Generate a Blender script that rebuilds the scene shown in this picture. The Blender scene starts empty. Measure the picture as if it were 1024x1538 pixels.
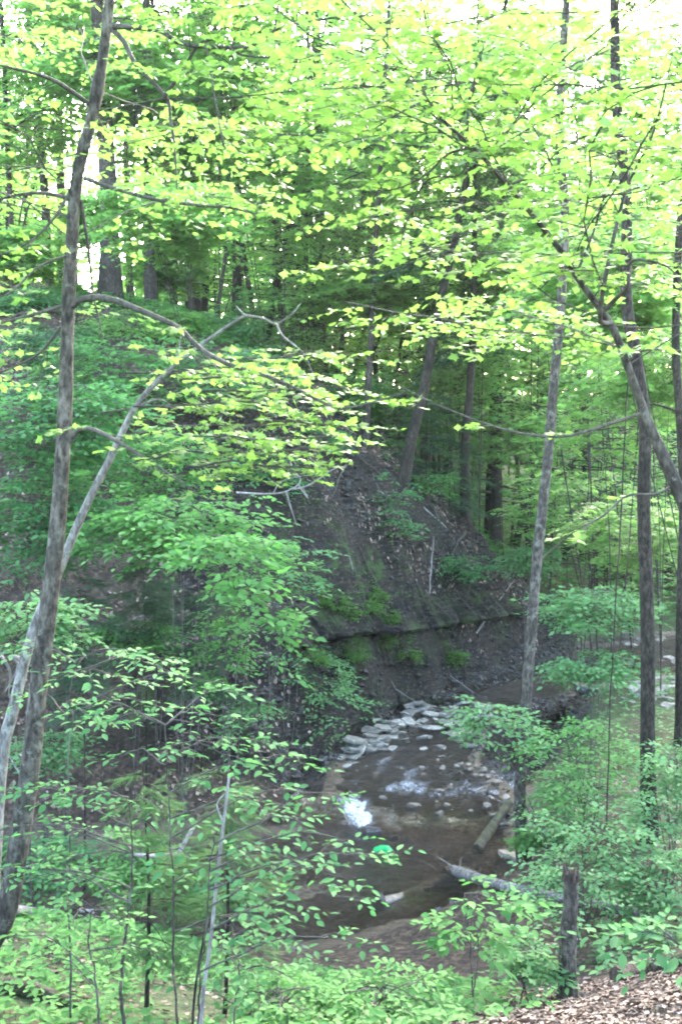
import bpy, math, random
import numpy as np
R = math.radians
rng = np.random.default_rng(7)
scene = bpy.context.scene
col = scene.collection

# ------------------------------------------------------------------ camera
CAMZ, PITCH, F = 6.5, R(-4.0), 1649.0
cam_d = bpy.data.cameras.new('camera'); cam = bpy.data.objects.new('camera', cam_d); col.objects.link(cam)
cam_d.sensor_fit = 'VERTICAL'; cam_d.sensor_height = 24.0; cam_d.lens = 12.0 / math.tan(R(25.0))
cam_d.clip_start = 0.05; cam_d.clip_end = 3000
cam.location = (0, 0, CAMZ); cam.rotation_euler = (R(90) + PITCH, 0, 0)
scene.camera = cam

def W(px, py, Y):
    """world point seen at photo pixel (px, py), Y metres ahead"""
    v = (769 - py) / F; u = (px - 512) / F
    dy = math.cos(PITCH) - v * math.sin(PITCH); dz = math.sin(PITCH) + v * math.cos(PITCH)
    t = Y / dy
    return np.array([u * t, Y, CAMZ + dz * t])

# ------------------------------------------------------------------ numpy noise
def _hash(ix, iy, iz, s):
    h = (ix * 374761393 + iy * 668265263 + iz * 2147483647 + s * 1274126177) & 0xffffffff
    h = ((h ^ (h >> 13)) * 1274126177) & 0xffffffff
    h = (h ^ (h >> 16)) & 0xffffffff
    return h / 4294967295.0
def vnoise(x, y, z=0.0, s=0):
    x = np.asarray(x, float); y = np.asarray(y, float); z = np.zeros_like(x) + z
    ix, iy, iz = np.floor(x).astype(np.int64), np.floor(y).astype(np.int64), np.floor(z).astype(np.int64)
    fx, fy, fz = x - ix, y - iy, z - iz
    fx, fy, fz = [f * f * (3 - 2 * f) for f in (fx, fy, fz)]
    r = 0
    for a in (0, 1):
        for b in (0, 1):
            for c in (0, 1):
                r = r + _hash(ix + a, iy + b, iz + c, s) * (fx if a else 1 - fx) * (fy if b else 1 - fy) * (fz if c else 1 - fz)
    return r * 2 - 1
def fbm(x, y, z=0.0, o=4, s=0):
    r, a, f = 0, 1.0, 1.0
    for i in range(o):
        r = r + a * vnoise(np.asarray(x) * f, np.asarray(y) * f, np.asarray(z) * f, s + i * 17); a *= .5; f *= 2.03
    return r / 1.9
def sstep(a, b, x):
    t = np.clip((x - a) / (b - a), 0, 1); return t * t * (3 - 2 * t)

# ------------------------------------------------------------------ terrain
CTRL = [
 # camera side bank
 (0,0,4.9),(0,3.5,4.15),(0,7,2.55),(-2.5,7,2.65),(2,7.9,2.3),(1.7,7.9,2.25),(0,10,1.25),(0.8,11.5,.6),(-2.7,10,1.9),(-2.6,12,.9),
 (-5,9,2.3),(-6,11,1.4),(-10,8,3.2),(-10,12.2,.7),(-20,12,1.2),(0,-10,7.5),(-10,0,5.6),(10,0,5.6),(4,7,2.9),(3.4,12,1.05),(4.1,14,1.25),
 (2.67,15.5,.75),(2.2,13,.75),(5,10,2.1),(10,10,3.2),(20,10,5.5),(6.5,17,1.15),(4,18.5,.6),(8,20,1.2),(12,22,1.8),(20,25,3.8),(4.4,21,.5),(5.5,24.5,.5),
 (30,40,6.5),(14,28,1.2),(18,33,2.2),
 # far bank, top of the cut
 (-.82,26,5.9),(.47,27.5,5.2),(1.9,28.8,4.6),(3.4,30,3.5),(4.5,31,2.6),(5.6,32,1.8),(7,33.6,.9),
 (-2.1,26,7.1),(-3.45,27,8.2),(-5.25,28,9.1),(-7.2,29,9.7),(-9.2,30,10.3),
 (-4.7,22.8,4.7),(-4.5,20,2.3),(-8.5,23,5.4),(-8.3,20,2.7),(-14,22,5.2),(-14,30,11.2),(-20,20,4.5),(-20,30,11.8),(-2.9,22.6,4.1),(-2.6,20.4,1.9),
 (-1.4,23.8,4.3),(-.75,22.4,2.2),(.2,25.3,4.0),(.55,24.4,2.1),(1.6,27.2,3.7),(1.9,26.5,2.0),(3.3,29.0,2.6),(3.6,28.7,1.5),
 # behind the rim
 (-.66,34,8.8),(.65,30,6.2),(-4.3,34,9.9),(-2.3,34,9.4),(3.6,34,3.9),(5,40,3.3),(8.5,39,1.5),(10,46,2.2),(2,45,7),(0,55,9),
 (-6,45,10.2),(-15,45,11),(-25,50,12),(15,60,5),(25,60,9),(16,45,3.2),(-30,40,13),(0,70,9.5),(-40,70,12),(40,70,12),(40,10,8),(-40,10,7),
 # creek edges
 (.3,23.75,.6),(1.35,25.6,.65),(2.5,27.1,.7),(-14,17.2,.3),(-8,17.3,.3),(-4.2,17.8,.3),(-1.8,19.0,.35),(-.7,21,.4),(-.1,22.6,.4),(1.0,24.7,.4),(2.3,26.4,.4),(4.2,28.6,.4),(6.2,31,.4),(9,33.6,.4),(14,37,.5),
 (-14,13,.3),(-8,13.2,.3),(-3,13.2,.25),(-.3,12.6,.3),
]
CT = np.array(CTRL, float)
def _k(r2): return np.where(r2 > 1e-12, r2 * np.log(r2 + 1e-12), 0.0)
def _tps():
    n = len(CT); A = np.zeros((n + 3, n + 3)); b = np.zeros(n + 3)
    d = ((CT[:, None, :2] - CT[None, :, :2]) ** 2).sum(-1)
    A[:n, :n] = _k(d) + np.eye(n) * .05
    A[:n, n] = 1; A[:n, n + 1:] = CT[:, :2]; A[n, :n] = 1; A[n + 1:, :n] = CT[:, :2].T
    b[:n] = CT[:, 2]
    return np.linalg.solve(A, b)
TW = _tps()
CREEK = np.array([(-24,15.2,1.5),(-14,15.2,1.6),(-8,15.3,1.7),(-4,15.4,1.8),(-1.2,15.6,2.2),(.7,16.5,2.3),(1.35,18.6,1.85),(1.2,20.8,1.55),(1.9,22.8,1.35),(3.3,25.3,1.35),(5.4,28,1.6),(8.2,29.8,2.3),(12,32,2.4),(20,36,2.5),(30,39,2.5)])
def creek_d(x, y):
    """distance past the creek's edge (negative inside)"""
    best = np.full(np.shape(x), 1e9)
    for a, b in zip(CREEK[:-1], CREEK[1:]):
        ab = b[:2] - a[:2]
        t = np.clip(((x - a[0]) * ab[0] + (y - a[1]) * ab[1]) / (ab @ ab), 0, 1)
        d = np.hypot(x - a[0] - t * ab[0], y - a[1] - t * ab[1]) - (a[2] + t * (b[2] - a[2]))
        best = np.minimum(best, d)
    return best
def water_h(x, y):
    # ledge line of the little fall, and the low sill below the pool
    yl = 18.15 - .35 * x + .16 * (x - .9) ** 2 + .12 * vnoise(x * 2.2, y * 0, 0, 3)
    up = sstep(-.35, .6, y - yl)
    ys = 14.75 + .35 * x + .1 * vnoise(x * 1.7, 0 * y, 0, 9)
    low = sstep(.25, -.5, y - ys)
    left = sstep(.4, -.6, x + .25 * (y - 16))
    return .02 + .16 * up - .12 * np.maximum(low, left * (1 - up)) + .012 * np.clip(y - 19, 0, 30)
def tps(x, y):
    x = np.asarray(x, float); y = np.asarray(y, float); sh = x.shape
    xf, yf = x.ravel(), y.ravel(); out = np.empty(len(xf))
    for i in range(0, len(xf), 20000):
        xx, yy = xf[i:i + 20000], yf[i:i + 20000]
        k = _k((xx[:, None] - CT[:, 0]) ** 2 + (yy[:, None] - CT[:, 1]) ** 2)
        out[i:i + 20000] = k @ TW[:-3] + TW[-3] + TW[-2] * xx + TW[-1] * yy
    out = out.reshape(sh)
    r = np.hypot(x, y - 25)
    return out + (9.0 - out) * sstep(45, 70, r)
def slope_mask(x, y):
    e = .35
    gx = (tps(x + e, y) - tps(x - e, y)) / (2 * e); gy = (tps(x, y + e) - tps(x, y - e)) / (2 * e)
    g = np.hypot(gx, gy)
    return sstep(.62, 1.0, g) * sstep(17, 18.5, y) * sstep(37, 34, y)
def ground(x, y, full=False):
    x = np.asarray(x, float); y = np.asarray(y, float)
    h = tps(x, y)
    bank = slope_mask(x, y)
    far = sstep(80, 40, np.hypot(x, y - 20))
    h = h + far * (.07 * fbm(x * .9, y * .9, 0, 4, 1) + .03 * fbm(x * 4, y * 4, 0, 3, 5))
    # strata of the cut bank
    st = .5
    zz = h + .25 * fbm(x * .5, y * .5, 0, 2, 8)
    q = np.floor(zz / st); fr = zz / st - q
    ter = (q + sstep(.35, .65, fr)) * st - zz
    h = h + bank * (.85 * ter * (.6 + .6 * vnoise(x * .6, y * .6, 0, 4)) + .3 * fbm(x * 1.3, y * 1.3, h * .6, 4, 11) + .12 * fbm(x * 5, y * 5, h * 2, 3, 12))
    d = creek_d(x, y)
    m = sstep(.55, -.25, d)
    wl = water_h(x, y)
    pool = sstep(1.3, .3, np.hypot((x - 1.35) / 1.15, (y - 16.6) / 1.35))
    bed = wl - .035 - .14 * pool + .055 * fbm(x * 1.3, y * 1.3, 0, 3, 21) + .03 * fbm(x * 6, y * 6, 0, 3, 22)
    bed = bed + .1 * sstep(-.7, 0, d)
    h = h * (1 - m) + bed * m
    if full:
        return h, bank, m, d
    return h
def gz(x, y): return float(ground(np.array([x]), np.array([y]))[0])

# ------------------------------------------------------------------ materials
def newmat(name):
    m = bpy.data.materials.new(name); m.use_nodes = True
    nt = m.node_tree; nt.nodes.clear()
    out = nt.nodes.new('ShaderNodeOutputMaterial')
    return m, nt, out
class N:
    def __init__(s, nt): s.nt = nt
    def __call__(s, t, **kw):
        n = s.nt.nodes.new(t)
        for k, v in kw.items():
            if k.startswith('i_'):
                key = k[2:]
                key = int(key) if key.isdigit() else key.replace('_', ' ')
                inp = n.inputs[key]
                if hasattr(v, 'is_output') or isinstance(v, bpy.types.NodeSocket): s.nt.links.new(v, inp)
                else: inp.default_value = v
            else: setattr(n, k, v)
        return n
def ramp(nd, fac, stops):
    r = nd('ShaderNodeValToRGB'); nd.nt.links.new(fac, r.inputs[0])
    el = r.color_ramp.elements
    while len(el) < len(stops): el.new(.5)
    for e, (p, c) in zip(el, stops):
        e.position = p; e.color = (*c, 1) if len(c) == 3 else c
    return r.outputs[0]
def mixc(nd, fac, a, b, mode='MIX'):
    m = nd('ShaderNodeMix', data_type='RGBA', blend_type=mode)
    for sock, v in ((m.inputs[0], fac), (m.inputs[6], a), (m.inputs[7], b)):
        if isinstance(v, bpy.types.NodeSocket): nd.nt.links.new(v, sock)
        else: sock.default_value = v if not isinstance(v, tuple) or len(v) == 4 else (*v, 1)
    return m.outputs[2]

def leaf_mat(name, dark, mid, light, trans, tmix=.45, gloss=.06, rough=.45, fres=.06):
    m, nt, out = newmat(name); nd = N(nt)
    g = nd('ShaderNodeNewGeometry')
    c = ramp(nd, g.outputs['Random Per Island'], [(0, dark), (.5, mid), (1, light)])
    d = nd('ShaderNodeBsdfDiffuse', i_Color=c)
    hs = mixc(nd, .5, c, (*trans, 1))
    k = mixc(nd, .75, c, (*trans, 1))
    t = nd('ShaderNodeBsdfTranslucent', i_Color=k)
    mx = nd('ShaderNodeMixShader', i_0=tmix, i_1=d.outputs[0], i_2=t.outputs[0])
    gl = nd('ShaderNodeBsdfGlossy', i_Color=(1, 1, 1, 1), i_Roughness=rough)
    fr = nd('ShaderNodeLayerWeight', i_Blend=.25)
    ma = nd('ShaderNodeMath', operation='MULTIPLY_ADD', i_0=fr.outputs['Fresnel'], i_1=fres, i_2=gloss * .25)
    mx2 = nd('ShaderNodeMixShader', i_0=ma.outputs[0], i_1=mx.outputs[0], i_2=gl.outputs[0])
    nt.links.new(mx2.outputs[0], out.inputs[0])
    return m
M = {}
M['maple'] = leaf_mat('maple_leaf', (.06,.125,.025), (.09,.165,.032), (.13,.205,.045), (.22,.43,.07), .5)
M['maple_far'] = leaf_mat('far_leaf', (.06,.135,.03), (.095,.185,.042), (.14,.235,.06), (.26,.54,.1), .54)
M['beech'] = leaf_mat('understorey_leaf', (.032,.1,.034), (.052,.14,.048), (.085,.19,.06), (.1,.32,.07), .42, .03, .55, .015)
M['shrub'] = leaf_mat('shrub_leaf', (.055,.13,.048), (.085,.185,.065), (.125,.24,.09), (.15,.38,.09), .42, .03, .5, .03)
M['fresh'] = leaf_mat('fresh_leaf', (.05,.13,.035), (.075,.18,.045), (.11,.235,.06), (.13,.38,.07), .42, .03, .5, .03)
M['hemlock'] = leaf_mat('hemlock_needle', (.028,.055,.03), (.04,.075,.04), (.055,.095,.045), (.08,.14,.05), .3, .01, .6, .0)
M['hemlock_pale'] = leaf_mat('young_hemlock_needle', (.035,.075,.028), (.05,.1,.035), (.07,.13,.04), (.07,.16,.04), .3, .01, .6, .0)
M['moss'] = leaf_mat('moss_leaf', (.035,.095,.018), (.055,.13,.022), (.08,.165,.03), (.09,.22,.03), .3, .02)

def bark_mat(name, dark, mid, light, lichen=None, lf=.5, vs=3.2):
    m, nt, out = newmat(name); nd = N(nt)
    tc = nd('ShaderNodeTexCoord')
    mp = nd('ShaderNodeMapping', i_Vector=tc.outputs['Object'], i_Scale=(1, 1, .4))
    n1 = nd('ShaderNodeTexNoise', i_Vector=mp.outputs[0], i_Scale=28.0, i_Detail=5.0, i_Roughness=.65)
    n2 = nd('ShaderNodeTexNoise', i_Vector=tc.outputs['Object'], i_Scale=vs, i_Detail=4.0, i_Roughness=.6)
    c = ramp(nd, n1.outputs[0], [(.38, dark), (.5, mid), (.63, light)])
    c2 = mixc(nd, ramp(nd, n2.outputs[0], [(.35, (0,0,0)), (.62, (.95,.95,.95))]), c, mixc(nd, .72, c, (*dark, 1)))
    if lichen:
        n3 = nd('ShaderNodeTexNoise', i_Vector=tc.outputs['Object'], i_Scale=9.0, i_Detail=5.0, i_Roughness=.7)
        c2 = mixc(nd, ramp(nd, n3.outputs[0], [(lf, (0,0,0)), (lf + .08, (.8,.8,.8))]), c2, (*lichen, 1))
    b = nd('ShaderNodeBump', i_Strength=1.0, i_Distance=.03, i_Height=n1.outputs[0])
    p = nd('ShaderNodeBsdfPrincipled', i_Base_Color=c2, i_Roughness=.9, i_Normal=b.outputs[0])
    p.inputs['Specular IOR Level'].default_value = .2
    nt.links.new(p.outputs[0], out.inputs[0])
    return m
M['bark'] = bark_mat('grey_brown_bark', (.022,.018,.013), (.075,.063,.047), (.15,.13,.1), (.14,.14,.105), .57)
M['bark_dark'] = bark_mat('dark_bark', (.01,.008,.005), (.035,.027,.018), (.075,.061,.043))
M['bark_pale'] = bark_mat('pale_bark', (.07,.062,.052), (.18,.165,.14), (.3,.28,.245), (.26,.26,.21), .58)
M['bark_far'] = bark_mat('far_bark', (.02,.016,.011), (.05,.041,.03), (.09,.076,.057))
M['deadwood'] = bark_mat('bleached_dead_wood', (.12,.105,.09), (.22,.2,.175), (.34,.32,.29), None, .5)
M['rotwood'] = bark_mat('rotting_wood', (.03,.022,.016), (.075,.055,.04), (.14,.105,.08), (.075,.11,.03), .56)
M['mosswood'] = bark_mat('mossy_wood', (.028,.024,.017), (.06,.052,.033), (.095,.085,.055), (.07,.085,.028), .5)
M['twig'] = bark_mat('twig_bark', (.045,.04,.03), (.085,.075,.06), (.13,.115,.095))

def ground_mat():
    m, nt, out = newmat('forest_ground'); nd = N(nt)
    tc = nd('ShaderNodeTexCoord'); P = tc.outputs['Object']
    at = lambda n: nd('ShaderNodeAttribute', attribute_name=n).outputs['Fac']
    nA = nd('ShaderNodeTexNoise', i_Vector=P, i_Scale=1.3, i_Detail=6.0, i_Roughness=.65).outputs[0]
    nB = nd('ShaderNodeTexNoise', i_Vector=P, i_Scale=9.0, i_Detail=6.0, i_Roughness=.7).outputs[0]
    vo = nd('ShaderNodeTexVoronoi', i_Vector=P, i_Scale=16.0, i_Randomness=1.0)
    litter = ramp(nd, vo.outputs['Color'], [(.1, (.024,.015,.008)), (.5, (.062,.04,.022)), (.9, (.13,.09,.055))])
    soil = ramp(nd, nB, [(.3, (.014,.0105,.0065)), (.55, (.037,.028,.018)), (.8, (.075,.058,.04))])
    floor = mixc(nd, ramp(nd, nB, [(.35, (0,0,0)), (.6, (1,1,1))]), soil, litter)
    green = ramp(nd, nB, [(.3, (.03,.055,.015)), (.7, (.075,.13,.03))])
    gm = nd('ShaderNodeMath', operation='MULTIPLY', i_0=at('green'), i_1=ramp(nd, nA, [(.35, (.2,.2,.2)), (.6, (1,1,1))]))
    floor = mixc(nd, gm.outputs[0], floor, green)
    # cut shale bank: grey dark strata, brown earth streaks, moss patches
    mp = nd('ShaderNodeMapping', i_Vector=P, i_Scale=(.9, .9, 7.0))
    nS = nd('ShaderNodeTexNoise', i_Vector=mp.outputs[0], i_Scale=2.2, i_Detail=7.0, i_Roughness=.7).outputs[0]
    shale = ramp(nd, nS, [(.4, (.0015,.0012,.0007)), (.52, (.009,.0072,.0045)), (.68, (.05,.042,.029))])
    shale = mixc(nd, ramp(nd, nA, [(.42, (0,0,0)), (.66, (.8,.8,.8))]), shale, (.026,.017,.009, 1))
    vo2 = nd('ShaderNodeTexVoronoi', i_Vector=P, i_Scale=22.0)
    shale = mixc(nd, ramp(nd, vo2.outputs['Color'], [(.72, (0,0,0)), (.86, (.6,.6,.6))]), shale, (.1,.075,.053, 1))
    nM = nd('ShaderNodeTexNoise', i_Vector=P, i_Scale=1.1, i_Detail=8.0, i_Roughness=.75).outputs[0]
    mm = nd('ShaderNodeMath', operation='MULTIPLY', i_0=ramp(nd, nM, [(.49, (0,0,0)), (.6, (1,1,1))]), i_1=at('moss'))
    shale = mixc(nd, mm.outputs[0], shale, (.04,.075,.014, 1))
    bed = ramp(nd, nB, [(.25, (.016,.012,.006)), (.5, (.062,.045,.025)), (.75, (.155,.12,.08))])
    jit = nd('ShaderNodeMath', operation='MULTIPLY_ADD', i_0=nB, i_1=.6, i_2=-.3)
    def soft(s):
        a = nd('ShaderNodeMath', operation='ADD', i_0=s, i_1=jit.outputs[0])
        return ramp(nd, a.outputs[0], [(.35, (0,0,0)), (.65, (1,1,1))])
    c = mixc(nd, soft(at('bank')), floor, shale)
    sb = soft(at('bed'))
    c = mixc(nd, sb, c, bed)
    h = nd('ShaderNodeMath', operation='ADD', i_0=nB, i_1=nS)
    b = nd('ShaderNodeBump', i_Strength=1.0, i_Distance=.12, i_Height=h.outputs[0])
    rr = nd('ShaderNodeMath', operation='MULTIPLY_ADD', i_0=sb, i_1=-.5, i_2=.92)
    p = nd('ShaderNodeBsdfPrincipled', i_Base_Color=c, i_Roughness=rr.outputs[0], i_Normal=b.outputs[0])
    p.inputs['Specular IOR Level'].default_value = .3
    nt.links.new(p.outputs[0], out.inputs[0])
    return m
M['ground'] = ground_mat()

def rock_mat(name, a, b_, c_, rough=.75):
    m, nt, out = newmat(name); nd = N(nt)
    tc = nd('ShaderNodeTexCoord'); oi = nd('ShaderNodeObjectInfo')
    n1 = nd('ShaderNodeTexNoise', i_Vector=tc.outputs['Object'], i_Scale=6.0, i_Detail=7.0, i_Roughness=.7)
    ad = nd('ShaderNodeMath', operation='MULTIPLY_ADD', i_0=oi.outputs['Random'], i_1=.3, i_2=-.15)
    s = nd('ShaderNodeMath', operation='ADD', i_0=n1.outputs[0], i_1=ad.outputs[0])
    c = ramp(nd, s.outputs[0], [(.3, a), (.5, b_), (.7, c_)])
    bp = nd('ShaderNodeBump', i_Strength=.6, i_Distance=.03, i_Height=n1.outputs[0])
    p = nd('ShaderNodeBsdfPrincipled', i_Base_Color=c, i_Roughness=rough, i_Normal=bp.outputs[0])
    nt.links.new(p.outputs[0], out.inputs[0])
    return m
M['slab'] = rock_mat('pale_shale_slab', (.04,.037,.029), (.12,.112,.09), (.26,.245,.2))
M['stone'] = rock_mat('brown_creek_stone', (.035,.028,.02), (.085,.069,.05), (.17,.145,.11), .6)
M['wetstone'] = rock_mat('wet_dark_stone', (.018,.017,.016), (.04,.037,.034), (.075,.068,.06), .3)
M['ledge'] = rock_mat('grey_shale_ledge', (.009,.007,.005), (.028,.023,.015), (.07,.058,.04))

def water_mat():
    m, nt, out = newmat('stream_water'); nd = N(nt)
    tc = nd('ShaderNodeTexCoord'); P = tc.outputs['Object']
    n1 = nd('ShaderNodeTexNoise', i_Vector=P, i_Scale=5.0, i_Detail=4.0, i_Roughness=.6, i_Distortion=.8).outputs[0]
    n2 = nd('ShaderNodeTexNoise', i_Vector=P, i_Scale=34.0, i_Detail=2.0).outputs[0]
    h = nd('ShaderNodeMath', operation='MULTIPLY_ADD', i_0=n2, i_1=1.3, i_2=n1)
    b = nd('ShaderNodeBump', i_Strength=1.0, i_Distance=.2, i_Height=h.outputs[0])
    fo = nd('ShaderNodeAttribute', attribute_name='foam').outputs['Fac']
    nf = nd('ShaderNodeTexNoise', i_Vector=nd('ShaderNodeMapping', i_Vector=P, i_Scale=(1, .55, 1)).outputs[0], i_Scale=30.0, i_Detail=4.0, i_Roughness=.7).outputs[0]
    ff = nd('ShaderNodeMath', operation='ADD', i_0=fo, i_1=nf)
    fm = ramp(nd, ff.outputs[0], [(.72, (0,0,0)), (1.25, (.85,.85,.85))])
    tr = nd('ShaderNodeBsdfTransparent', i_Color=(.8,.7,.56,1))
    gl = nd('ShaderNodeBsdfGlossy', i_Color=(1,1,1,1), i_Roughness=.06, i_Normal=b.outputs[0])
    fr = nd('ShaderNodeFresnel', i_IOR=1.4, i_Normal=b.outputs[0])
    fm2 = nd('ShaderNodeMath', operation='MULTIPLY', i_0=fr.outputs[0], i_1=1.35, use_clamp=True)
    mx = nd('ShaderNodeMixShader', i_0=fm2.outputs[0], i_1=tr.outputs[0], i_2=gl.outputs[0])
    fd = nd('ShaderNodeBsdfDiffuse', i_Color=(.42,.44,.46,1))
    mx2 = nd('ShaderNodeMixShader', i_0=fm, i_1=mx.outputs[0], i_2=fd.outputs[0])
    nt.links.new(mx2.outputs[0], out.inputs[0])
    return m
M['water'] = water_mat()
def litter_mat():
    m, nt, out = newmat('dead_leaf'); nd = N(nt)
    g = nd('ShaderNodeNewGeometry')
    c = ramp(nd, g.outputs['Random Per Island'], [(0, (.045,.027,.016)), (.4, (.11,.067,.042)), (.85, (.2,.135,.095)), (1, (.32,.24,.18))])
    p = nd('ShaderNodeBsdfPrincipled', i_Base_Color=c, i_Roughness=.7)
    nt.links.new(p.outputs[0], out.inputs[0])
    return m
M['litter'] = litter_mat()
def plain(name, c, rough=.5, sub=0):
    m, nt, out = newmat(name); nd = N(nt)
    tc = nd('ShaderNodeTexCoord')
    n1 = nd('ShaderNodeTexNoise', i_Vector=tc.outputs['Object'], i_Scale=7.0, i_Detail=3.0)
    cc = mixc(nd, n1.outputs[0], tuple(x * .8 for x in c), c)
    p = nd('ShaderNodeBsdfPrincipled', i_Base_Color=cc, i_Roughness=rough)
    t = nd('ShaderNodeBsdfTranslucent', i_Color=(*c, 1))
    mx = nd('ShaderNodeMixShader', i_0=sub, i_1=p.outputs[0], i_2=t.outputs[0])
    nt.links.new(mx.outputs[0], out.inputs[0])
    return m
M['bag'] = plain('green_plastic_film', (.01,.45,.12), .5, .35)

# ------------------------------------------------------------------ mesh builder
class MB:
    def __init__(s): s.V = []; s.F = []; s.n = 0
    def add(s, V, F, mat=0):
        V = np.asarray(V, float).reshape(-1, 3); F = np.asarray(F, np.int64)
        if len(V) == 0: return
        s.F.append((F + s.n, mat)); s.V.append(V); s.n += len(V)
    def build(s, name, mats, parent=None, origin=(0, 0, 0), smooth=True, place=True):
        me = bpy.data.meshes.new(name)
        V = np.concatenate(s.V) - np.asarray(origin, float)
        nf = sum(len(f) for f, _ in s.F)
        lt = np.concatenate([np.full(len(f), f.shape[1], np.int32) for f, _ in s.F])
        li = np.concatenate([f.ravel() for f, _ in s.F]).astype(np.int32)
        mi = np.concatenate([np.full(len(f), m, np.int32) for f, m in s.F])
        me.vertices.add(len(V)); me.vertices.foreach_set('co', V.astype(np.float32).ravel())
        me.loops.add(len(li)); me.loops.foreach_set('vertex_index', li)
        me.polygons.add(nf)
        ls = np.zeros(nf, np.int32); ls[1:] = np.cumsum(lt)[:-1]
        me.polygons.foreach_set('loop_start', ls)
        try: me.polygons.foreach_set('loop_total', lt)
        except Exception: pass
        me.polygons.foreach_set('material_index', mi)
        me.polygons.foreach_set('use_smooth', np.full(nf, smooth))
        for m in mats: me.materials.append(m)
        me.update(calc_edges=True)
        if not place: return me
        return link(name, me, parent, origin)
def link(name, me, parent=None, loc=(0, 0, 0)):
    o = bpy.data.objects.new(name, me); col.objects.link(o)
    if parent is not None: o.parent = parent
    else: o.location = loc
    return o
def tag(o, label=None, cat=None, group=None, kind=None):
    for k, v in (('label', label), ('category', cat), ('group', group), ('kind', kind)):
        if v: o[k] = v
    if label and not kind: o['kind'] = 'thing'
    return o
def thing(name, loc, label, cat, group=None):
    o = bpy.data.objects.new(name, None); col.objects.link(o); o.location = tuple(loc)
    o.empty_display_size = .2
    return tag(o, label, cat, group)

def smooth_path(P, n):
    P = np.asarray(P, float)
    if len(P) == 2:
        t = np.linspace(0, 1, n)[:, None]; return P[0] + (P[1] - P[0]) * t
    seg = np.r_[0, np.cumsum(np.linalg.norm(np.diff(P, axis=0), axis=1))]
    T = np.linspace(0, seg[-1], n)
    Q = np.vstack([2 * P[0] - P[1], P, 2 * P[-1] - P[-2]])
    out = np.empty((n, 3))
    for i, t in enumerate(T):
        k = min(max(np.searchsorted(seg, t, 'right') - 1, 0), len(P) - 2)
        u = (t - seg[k]) / max(seg[k + 1] - seg[k], 1e-9)
        a, b, c, d = Q[k], Q[k + 1], Q[k + 2], Q[k + 3]
        out[i] = .5 * ((2 * b) + (c - a) * u + (2 * a - 5 * b + 4 * c - d) * u * u + (3 * b - a - 3 * c + d) * u ** 3)
    return out
def tube(mb, P, r, sides=8, mat=0, rough=0.0, seed=0, cap=True):
    P = np.asarray(P, float); n = len(P); r = np.broadcast_to(np.asarray(r, float), (n,))
    T = np.gradient(P, axis=0); T /= np.linalg.norm(T, axis=1)[:, None] + 1e-12
    ref = np.array([1.0, 0, 0]) if abs(T[:, 0]).mean() < .8 else np.array([0, 0, 1.0])
    A = np.cross(T, ref); A /= np.linalg.norm(A, axis=1)[:, None] + 1e-12
    B = np.cross(T, A)
    th = np.linspace(0, 2 * math.pi, sides, endpoint=False)
    rr = r[:, None] * np.ones(sides)
    if rough:
        cx, cy = np.cos(th) * 1.3, np.sin(th) * 1.3
        L = np.r_[0, np.cumsum(np.linalg.norm(np.diff(P, axis=0), axis=1))]
        rr = rr * (1 + rough * fbm(np.tile(cx, (n, 1)) + seed, np.tile(cy, (n, 1)), L[:, None] * 2.2 + np.zeros(sides), 3, 31))
    V = P[:, None, :] + rr[:, :, None] * (np.cos(th)[None, :, None] * A[:, None, :] + np.sin(th)[None, :, None] * B[:, None, :])
    V = V.reshape(-1, 3)
    i = np.arange(n - 1)[:, None] * sides; j = np.arange(sides)[None, :]; j2 = (j + 1) % sides
    Fq = np.stack([i + j, i + j2, i + sides + j2, i + sides + j], -1).reshape(-1, 4)
    mb.add(V, Fq, mat)
    if cap:
        for e, k in ((P[0], 0), (P[-1], (n - 1) * sides)):
            ring = V[k:k + sides]
            c = np.vstack([ring, e[None]])
            a = np.arange(sides)
            mb.add(c, np.stack([a, (a + 1) % sides, np.full(sides, sides)], -1), mat)

# leaf templates ----------------------------------------------------
def fan(center, out):
    V = [center] + out; n = len(out)
    return np.array(V, float), np.array([(0, i + 1, (i + 1) % n + 1) for i in range(n)])
_rh = [(.30, -.05), (.25, .17), (.60, .42), (.27, .50), (.24, .68)]
_ml = [(0, 0)] + _rh + [(0, 1.0)] + [(-x, y) for x, y in _rh[::-1]]
MAPLE = fan((0, .36, .05), [(x, y, -.12 * (x * x + (y - .36) ** 2)) for x, y in _ml])
_rl = [(.32, .0), (.24, .2), (.55, .48), (.2, .58)]
_ml2 = [(0, 0), (.34, .02), (.55, .45), (.2, .55), (0, 1.0), (-.2, .55), (-.55, .45), (-.34, .02)]
MAPLE_LO = fan((0, .36, .05), [(x, y, -.1 * (x * x + (y - .36) ** 2)) for x, y in _ml2])
OVAL = (np.array([(0,0,0), (.2,.22,.05), (.27,.5,.06), (.17,.8,.02), (0,1.05,-.07), (-.17,.8,.02), (-.27,.5,.06), (-.2,.22,.05), (0,.5,0)], float),
        np.array([(0,1,2,8), (8,2,3,4), (0,8,6,7), (8,4,5,6)]))
OVAL_LO = (np.array([(0,0,0), (.25,.42,.05), (0,1.0,-.05), (-.25,.42,.05)], float), np.array([(0,1,2), (0,2,3)]))
def _needle():
    V, Fc = [], []
    for k in range(8):
        y = k / 8.0; w = .2 * (1 - .75 * y) + .02
        for s in (1, -1):
            b = len(V); V += [(0, y, 0), (0, y + .075, 0), (s * w, y + .16, -.02)]
            Fc.append((b, b + 1, b + 2) if s > 0 else (b + 1, b, b + 2))
    b = len(V); V += [(-.012, 0, .004), (.012, 0, .004), (0, 1.08, -.03)]; Fc.append((b, b + 1, b + 2))
    return np.array(V, float), np.array(Fc)
NEEDLE = _needle()
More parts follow.
